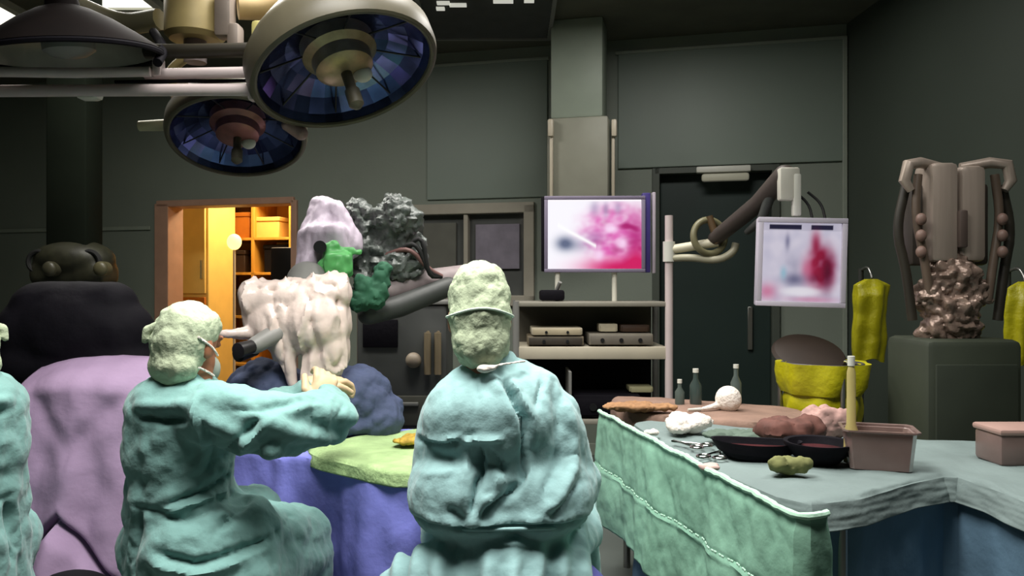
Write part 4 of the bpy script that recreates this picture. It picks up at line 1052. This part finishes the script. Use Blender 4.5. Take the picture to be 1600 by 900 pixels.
def img1(u, v):
    c = (250,248,255)
    n = nz(u,v,7,1)*.5+nz(u,v,16,2)*.35
    c = mix(c, (222,100,180), (G(u,v,.72,.5,.36,.42,4))*(.75+n))
    c = mix(c, (170,30,110), max(0,nz(u,v,9,5)*1.4)*G(u,v,.8,.52,.25,.4)+ .7*G(u,v,.95,.6,.12,.4))
    c = mix(c, (206,24,96), 1.0*G(u,v,.75,.98,.35,.13)+.8*G(u,v,.95,.9,.1,.2))
    c = mix(c, (248,214,244), 1.1*G(u,v,.68,.42,.08,.06)+.9*G(u,v,.8,.62,.06,.1)+.9*G(u,v,.55,.8,.05,.08))
    c = mix(c, (96,106,134), .9*G(u,v,.18,.63,.09,.1)+.35*G(u,v,.3,.66,.16,.1))
    c = mix(c, (150,140,176), .55*G(u,v,.5,.55,.12,.1)*(.6+n)+.5*G(u,v,.5,.12,.05,.1)+.6*G(u,v,.62,.14,.03,.1)+.5*G(u,v,.75,.12,.04,.09))
    l = abs((v-.42)-(u-.18)*.75)
    c = mix(c, (255,255,255), math.exp(-(l/.03)**2)*(1 if .1<u<.52 else 0))
    if v < .03: c = (255,250,255)
    return c
def img2(u, v):
    c = (206,202,222)
    n = nz(u,v,8,11)
    c = mix(c, (222,216,232), .6+n)
    if v < .1: c = mix(c, (36,34,60), 1.0 if (.08<u<.5 or .62<u<.9) and .03<v<.085 else .1)
    c = mix(c, (150,22,60), 1.1*G(u,v,.76,.56,.17,.26,3)*(1+.5*nz(u,v,10,12))+.7*G(u,v,.68,.24,.06,.14))
    c = mix(c, (90,10,44), .9*G(u,v,.84,.62,.07,.2)+.5*G(u,v,.66,.7,.08,.06))
    c = mix(c, (216,90,130), .6*G(u,v,.58,.6,.08,.16))
    c = mix(c, (94,94,128), .8*G(u,v,.42,.72,.14,.08)+.6*G(u,v,.32,.24,.03,.1)+.4*G(u,v,.4,.5,.1,.12)*(.6+n))
    c = mix(c, (150,196,216), .8*G(u,v,.28,.64,.04,.08))
    c = mix(c, (212,110,150), .75*G(u,v,.08,.88,.12,.1)+.5*G(u,v,.65,.97,.3,.04))
    c = mix(c, (244,240,248), .9*G(u,v,.5,.87,.25,.06,4))
    return c
def monitor_parts(t, c, w, h, yaw, fn, strength, bez, rim, bw, name, roll=0, border=(0,0,0,0)):
    Rm = Matrix.Translation(c) @ Matrix.Rotation(yaw,4,'Z') @ Matrix.Rotation(roll,4,'Y')
    R3 = Rm.to_3x3()
    mb = MB(); mb.box(Rm @ V((0,.035,0)), (w+2*bw,.05,h+2*bw), M=R3, bev=.01); obj('housing', mb, bez, t)
    mb = MB()
    for sx, sz, ww, hh in ((0,1,w+2*bw,bw), (0,-1,w+2*bw,bw), (1,0,bw,h), (-1,0,bw,h)):
        mb.box(Rm @ V((sx*(w+bw)/2, 0, sz*(h+bw)/2)), (ww,.03,hh), M=R3, bev=.003)
    obj('bezel', mb, rim, t)
    me = screen_mesh(0, w, h, fn); me.transform(Rm @ Matrix.Translation((0,.004,0))); obj('screen', me, screen_mat(name, strength), t, smooth=False)
    return Rm
mc = P(929,366,4.72); sw = 146/F*4.72; sh = 108/F*4.72
t = thing('monitor', 'bright monitor showing a white and magenta surgical picture, standing on the equipment cart', 'monitor', (mc.x, 4.74, zs[472]))
monitor_parts(t, mc, sw, sh, -.03, img1, 1.0, greyp, mat('bezel lilac grey',(120,112,132),.45,var=.05), .022, 'screen picture magenta')
mb = MB(); mb.box(P(1009,364,4.745), (.05,.06,.49), bev=.006); obj('side_panel', mb, mat('violet bezel',(62,52,116),.4,var=.08), t, label='violet blue side strip')
mb = MB(); mb.box(P(1021,364,4.745), (.02,.05,.5), bev=.005); obj('side_rail', mb, mat('pale bezel',(168,158,168),.45,var=.05), t)
mb = MB(); mb.box(P(849,366,4.75), (.025,.06,.46), bev=.006); obj('side_panel', mb, black, t)
for px in (871,960):
    mb = MB(); p0 = P(px,420,4.74); mb.cyl((p0.x,4.74,zs[472]+.004), p0, .016); obj('stand_post', mb, mat('post white',(206,204,190),.4,var=.05), t)

# second monitor on an articulated arm clamped to the cart's tall post
mc = P(1252,410,3.9); sw = 100/F*3.9; sh = 116/F*3.9
t = thing('monitor', 'white framed monitor with a crimson picture on an articulated arm, right of the dark door', 'monitor', (mc.x, mc.y, mc.z-.25))
Rm = Matrix.Translation(mc) @ Matrix.Rotation(-.12,4,'Z') @ Matrix.Rotation(.03,4,'Y')
wb = mat('monitor white',(196,190,204),.4,var=.04)
monitor_parts(t, mc, .385, .40, -.12, img2, .78, wb, wb, .026, 'screen picture crimson', .03)
top = Rm @ V((-.03,.05,.2)); pz = P(1236,262,3.98)
mb = MB(); mb.box(P(1232,288,3.98), (.105,.06,.17), bev=.012); obj('bracket', mb, mat('bracket white',(196,194,182),.4,var=.05), t)
mb = MB(); mb.box(P(1244,305,3.97), (.04,.05,.22), bev=.01); obj('drop_post', mb, white, t)
mb = MB(); mb.box(Rm @ V((-.02,.075,.08)), (.14,.05,.3), bev=.015); obj('mount_plate', mb, greyp, t)
mb = MB(); e = P(1118,372,4.5); mb.chain([P(1226,275,4.02), P(1185,318,4.2), e], [.06,.05,.045]); obj('spring_arm', fuse(mb,.012,4), mat('arm dark',(66,58,54),.5,var=.12), t)
mb = MB(); mb.chain([P(1205,300,4.1), P(1190,345,4.15), P(1168,362,4.3)], [.03,.028,.02]); obj('cable_cover', fuse(mb,.01,3), dkgrey, t)
M3 = basis((.25,-1,.1)); mb = MB(); mb.torus(P(1108,370,4.5), .1, .02, M3, 40, 10); obj('ring_joint', mb, mat('ring olive',(116,112,84),.4,var=.15), t)
mb = MB(); mb.tube([P(1108,338,4.5), P(1122,380,4.48)], .022); obj('ring_core', mb, mat('core brown',(84,64,40),.5), t)
hp = V((P(1034,0,d).x, d-.22, 0))
hz = P(0,388,d-.22).z
mb = MB(); mb.tube([(hp.x,hp.y,hz-.01), P(1075,386,4.55), P(1122,378,4.5)], .028, 12, smooth=1); obj('horizontal_arm', mb, mat('arm cream',(206,200,176),.4,var=.05), t)
mb = MB(); mb.tube([(hp.x,hp.y,hz-.06), P(1080,402,4.52), P(1120,408,4.48), P(1146,395,4.46), P(1150,380,4.46)], .022, 12, smooth=2); obj('lower_arm', mb, mat('arm cream2',(160,156,134),.4,var=.05), t)
mb = MB(); mb.cyl((hp.x,hp.y,hz-.08), (hp.x,hp.y,hz+.04), .036); obj('clamp', mb, white, t)
for px, py in ((1270,330),(1290,325)):
    mb = MB(); mb.tube([P(px,345,3.95), P(px-6,318,3.98), P(px-28,300,4.0)], .007, smooth=2); obj('cable', mb, rubber, t)

# ------------------------------------------------------------------ right: yellow bags and grey pendant
def waste_stand(label_bag, label_stand, c, R, ztop, zbot, seed, lid=None):
    t = thing('bag_stand', label_stand, 'stand', (c[0], c[1], 0)); x, y = c
    mb = MB(); mb.torus((x,y,ztop), R+.012, .012, None, 40, 8); obj('ring', mb, steel, t)
    for k in range(3):
        a = k*2*PI/3+.6; xx, yy = x+(R+.025)*math.cos(a), y+(R+.025)*math.sin(a)
        mb = MB(); mb.cyl((xx,yy,.03), (xx,yy,ztop), .011); lg = obj('leg', mb, steel, t)
        mb = MB(); mb.ell((xx,yy,.03), (.028,.028,.03)); obj('caster', mb, rubber, lg)
    if lid:
        mb = MB(); Mx = Matrix.Translation((x,y+R*.9,ztop+.03)) @ Matrix.Rotation(.5,4,'X')
        mb.lathe([(.001,.02),(R*.7,.018),(R,.008),(R+.012,-.008),(R,-.012),(.001,-.008)], Mx @ Matrix.Translation((0,R*.1,0)), 40); obj('lid', mb, lid, t)
        mb = MB(); mb.box((x,y+R,ztop+.01), (.08,.03,.04), bev=.005); obj('hinge', mb, dkgrey, t)
    mb = MB(); rnd = lambda a, j: 1+.06*math.sin(a*7+j*.4)+.05*noise.noise(V((math.cos(a)*2, math.sin(a)*2, j*.6+seed)))
    n = 20; prof = [(R*1.0,ztop+.004),(R+.04,ztop+.012),(R+.035,ztop-.03),(R+.03,ztop-.09),(R+.012,ztop-.13)]
    prof += [(R*(.98+.06*math.sin(i*.7)), ztop-.13-(ztop-.13-zbot)*i/n) for i in range(n)]+[(R*.6,zbot),(.001,zbot)]
    mb.lathe(prof, Matrix.Translation((x,y,0)), 72, jitter=rnd)
    tag(obj('yellow_waste_bag', mb, yellow, solid=.002), label_bag, 'bag')
c = P(1285,0,3.62)
waste_stand('wide yellow waste bag in a ring stand behind the instrument table', 'steel ring stand with dark lid holding the wide yellow bag', (c.x, c.y), .165, 1.04, .3, 3, mat('lid brown',(44,34,26),.6,var=.15))
def hung_bag(lb, ls, px, d, px0, px1, y0, y1, seed):
    c = P(px,0,d); x, y = c.x, c.y; zt_, zb_ = P(0,y0,d).z, P(0,y1,d).z; w = (px1-px0)/F*d/2
    t = thing('hanging_stand', ls, 'stand', (x, y+.1, 0))
    mb = MB(); mb.cyl((x,y+.12,.04), (x,y+.12,zt_+.06), .014); obj('pole', mb, dkgrey, t)
    mb = MB(); mb.tube([(x,y+.12,zt_+.05), (x,y+.04,zt_+.07), (x,y,zt_+.03), (x,y-.01,zt_+.005)], .008, smooth=2); obj('hook', mb, steel, t)
    mb = MB()
    for k in range(4): mb.cap((x,y+.12,.05), (x+.2*math.cos(k*PI/2+.7), y+.12+.2*math.sin(k*PI/2+.7), .02), .018, .014)
    obj('base', mb, dkgrey, t)
    def f(u, v):
        a = 2*PI*u; ww = w*(.35+.65*min(1, v*14))*(1-.12*v)*(1+.05*math.sin(v*9+seed)); dd = .05*(.4+.9*min(1,v*5))
        r = 1+.12*math.sin(a*5+seed+v*2)+.08*noise.noise(V((math.cos(a),math.sin(a),v*5+seed)))
        return V((x+ww*math.cos(a)*r-.02*v, y+dd*math.sin(a)*r, zt_+(zb_-zt_)*v+.012*math.sin(a*3)*v))
    mb = MB(); vs = mb.grid(f, 48, 40, True); mb.bm.faces.new([r[-1] for r in vs]); mb.bm.faces.new([r[0] for r in vs])
    tag(obj('yellow_bag', mb, yellow), lb, 'bag')
hung_bag('narrow yellow bag hanging on a stand left of the grey pendant', 'dark stand carrying the narrow yellow bag left of the grey pendant', 1361, 4.2, 1336, 1387, 436, 562, 1)
hung_bag('yellow bag hanging at the right edge, right of the grey pendant', 'dark stand carrying the yellow bag at the right edge', 1600, 3.7, 1576, 1626, 440, 570, 4)

d = 3.35; c = P(1486,0,d)
t = thing('equipment_tower', 'grey brown equipment tower with curved top rails and bunched film at the right', 'equipment', (c.x, c.y, 0))
gm = mat('tower grey', (158,144,132), .4, metal=.25, var=.1, stretch=(6,6,.4))
z = lambda y: P(0,y,d).z
mb = MB(); mb.box((P(1462,0,d).x,d,(z(258)+z(410))/2), (.115,.16,z(258)-z(410)), bev=.02); mb.box((P(1507,0,d).x,d,(z(262)+z(410))/2), (.11,.15,z(262)-z(410)), bev=.025); obj('main_panel', mb, gm, t)
mb = MB(); mb.box((c.x,d-.085,(z(330)+z(390))/2), (.035,.03,.16), bev=.008); obj('control_strip', mb, mat('strip brown',(78,66,60),.5), t)
mb = MB(); mb.box((c.x,d+.05,(z(300)+z(400))/2), (.34,.1,.36), bev=.02); obj('back_plate', mb, mat('tower dark',(58,52,46),.5,var=.2), t)
for s in (-1,1):
    X = lambda px: c.x+s*(px-1486)/F*d
    mb = MB(); mb.tube([(X(1500),d,z(262)), (X(1540),d-.03,z(256)), (X(1562),d-.05,z(260)), (X(1568),d-.05,z(285)), (X(1558),d-.05,z(300))], [.02,.024,.026,.024,.016], 12, smooth=0); obj('top_rail', mb, gm, t)
    mb = MB(); mb.tube([(X(1545),d-.04,z(275)), (X(1552),d-.05,z(340)), (X(1540),d-.06,z(400)), (X(1530),d-.06,z(470))], .018, smooth=2); obj('hose', mb, mat('hose brown',(92,78,66),.45,var=.2), t)
    mb = MB(); mb.tube([(X(1560),d-.02,z(290)), (X(1576),d-.02,z(360)), (X(1562),d-.03,z(420)), (X(1552),d-.03,z(500))], .02, smooth=2); obj('hose', mb, mat('hose dark',(44,40,32),.5,var=.2), t)
    for yy in (345,370,395):
        mb = MB(); mb.ell((X(1548),d-.08,z(yy)), (.022,.02,.026)); obj('socket', mb, mat('socket pink',(124,100,90),.5), t)
g = MB()
for px, py, r in ((1486,430,.11),(1460,460,.085),(1510,455,.09),(1486,490,.12),(1465,515,.075),(1505,515,.08),(1486,530,.07)): g.ell(P(px,py,d-.02), (r,r*.8,r))
me = fuse(g,.009,3); co = nco(me); no = nno(me); setco(me, co+no*((ridge(co,15,81)-.35)*.05)[:,None]); obj('bunched_film', me, mat('shiny film',(136,116,104),.22,metal=.3,var=.45,scale=16,bump=.4,bscale=30), t, label='shiny crumpled film')
mb = MB(); mb.box((c.x,d,(z(545)+.1)/2+.03), (.40,.36,z(545)-.06), bev=.03); obj('base_cabinet', mb, mat('cabinet olive',(50,56,44),.6,var=.1), t)
mb = MB(); mb.box((c.x,d-.185,(z(545)+.2)/2), (.34,.015,z(545)-.3), bev=.006); dr = obj('door', mb, mat('cabinet olive2',(46,52,42),.55,var=.1), t)
mb = MB(); mb.box((c.x+.13,d-.2,.75), (.02,.02,.12), bev=.004); obj('handle', mb, dkgrey, dr)
mb = MB(); mb.box((c.x,d,.03), (.44,.4,.06), bev=.02); obj('plinth', mb, rubber, t)
# low dark cupboard behind yellow bag region, pink box at far right on side table
b = V((P(1582,0,2.42).x, 2.42, .852)); t = thing('pink_box', 'pinkish plastic box on the side table at the right edge', 'box', b)
mb = MB(); mb.box(b+V((0.02,0,.05)), (.2,.14,.1), bev=.012); obj('body', mb, pinkp, t)
mb = MB(); mb.box(b+V((0.02,0,.105)), (.21,.15,.02), bev=.008); obj('lid', mb, mat('pink lid',(164,134,124),.5,var=.1), t)

# ------------------------------------------------------------------ light and camera
def area(name, loc, size, power, color=(1,1,1), rot=(0,0,0), spread=PI, sy=None):
    l = bpy.data.lights.new(name, 'AREA'); l.energy = power; l.color = color; l.size = size; l.spread = spread
    if sy: l.shape = 'RECTANGLE'; l.size_y = sy
    o = bpy.data.objects.new(name, l); col.objects.link(o); o.location = loc; o.rotation_euler = rot
    return o
area('ceiling_lamp_main', (-.35, 1.55, CZ-.06), 1.3, 80, (1,.98,.94), (math.radians(6),0,0), math.radians(125), 1.0)
area('ceiling_fill_back', (-.4, 3.2, CZ-.06), 1.2, 42, (1,.97,.92), (0,0,0), math.radians(140), .6)  # unseen fill over mid-room, added to lift the walls
area('ceiling_fill_left', (-2.0, 4.2, CZ-.06), 1.2, 60, (1,.97,.9), (0,0,0), PI, .6)  # added fill without a fixture, brightens the walls at left
area('ceiling_lamp_side', (1.55, 2.2, CZ-.06), .9, 20, (1,.98,.94), (0,math.radians(12),0), math.radians(120), .5)
area('ceiling_fill_right', (.8, 4.3, CZ-.06), 1.0, 40, (1,.97,.92), (0,0,0), PI, .6)  # added fill out of view, brightens the walls at right
# lamp of the store room
sp = wpt((dA[0]+dA[1])/2, -1.1, 2.75)
area('store_room_lamp', sp, 1.0, 62, (1,.80,.5), (0,0,-TH), PI, .6)
# microscope light falling on the drape and the field
l = bpy.data.lights.new('operating_spot', 'SPOT'); l.energy = 30; l.spot_size = math.radians(26); l.spot_blend = .6; l.color = (1,.93,.86); l.shadow_soft_size = .12
o = bpy.data.objects.new('operating_spot', l); col.objects.link(o); o.location = P(545,150,2.85); tgt = P(470,540,3.05)
o.rotation_euler = (tgt-o.location).to_track_quat('-Z','Y').to_euler()
w = bpy.data.worlds.new('World'); scene.world = w; w.use_nodes = True
w.node_tree.nodes['Background'].inputs[0].default_value = (.8,.9,.85,1); w.node_tree.nodes['Background'].inputs[1].default_value = .02

cam = bpy.data.cameras.new('camera'); cam.lens = 27; cam.sensor_width = 36; cam.clip_start = .05
co_ = bpy.data.objects.new('camera', cam); col.objects.link(co_); co_.location = (0,0,CH); co_.rotation_euler = (PI/2,0,0)
scene.camera = co_
vs_ = scene.view_settings; vs_.view_transform = 'Standard'; vs_.look = 'None'; vs_.exposure = 0; vs_.gamma = 1; vs_.use_curve_mapping = False
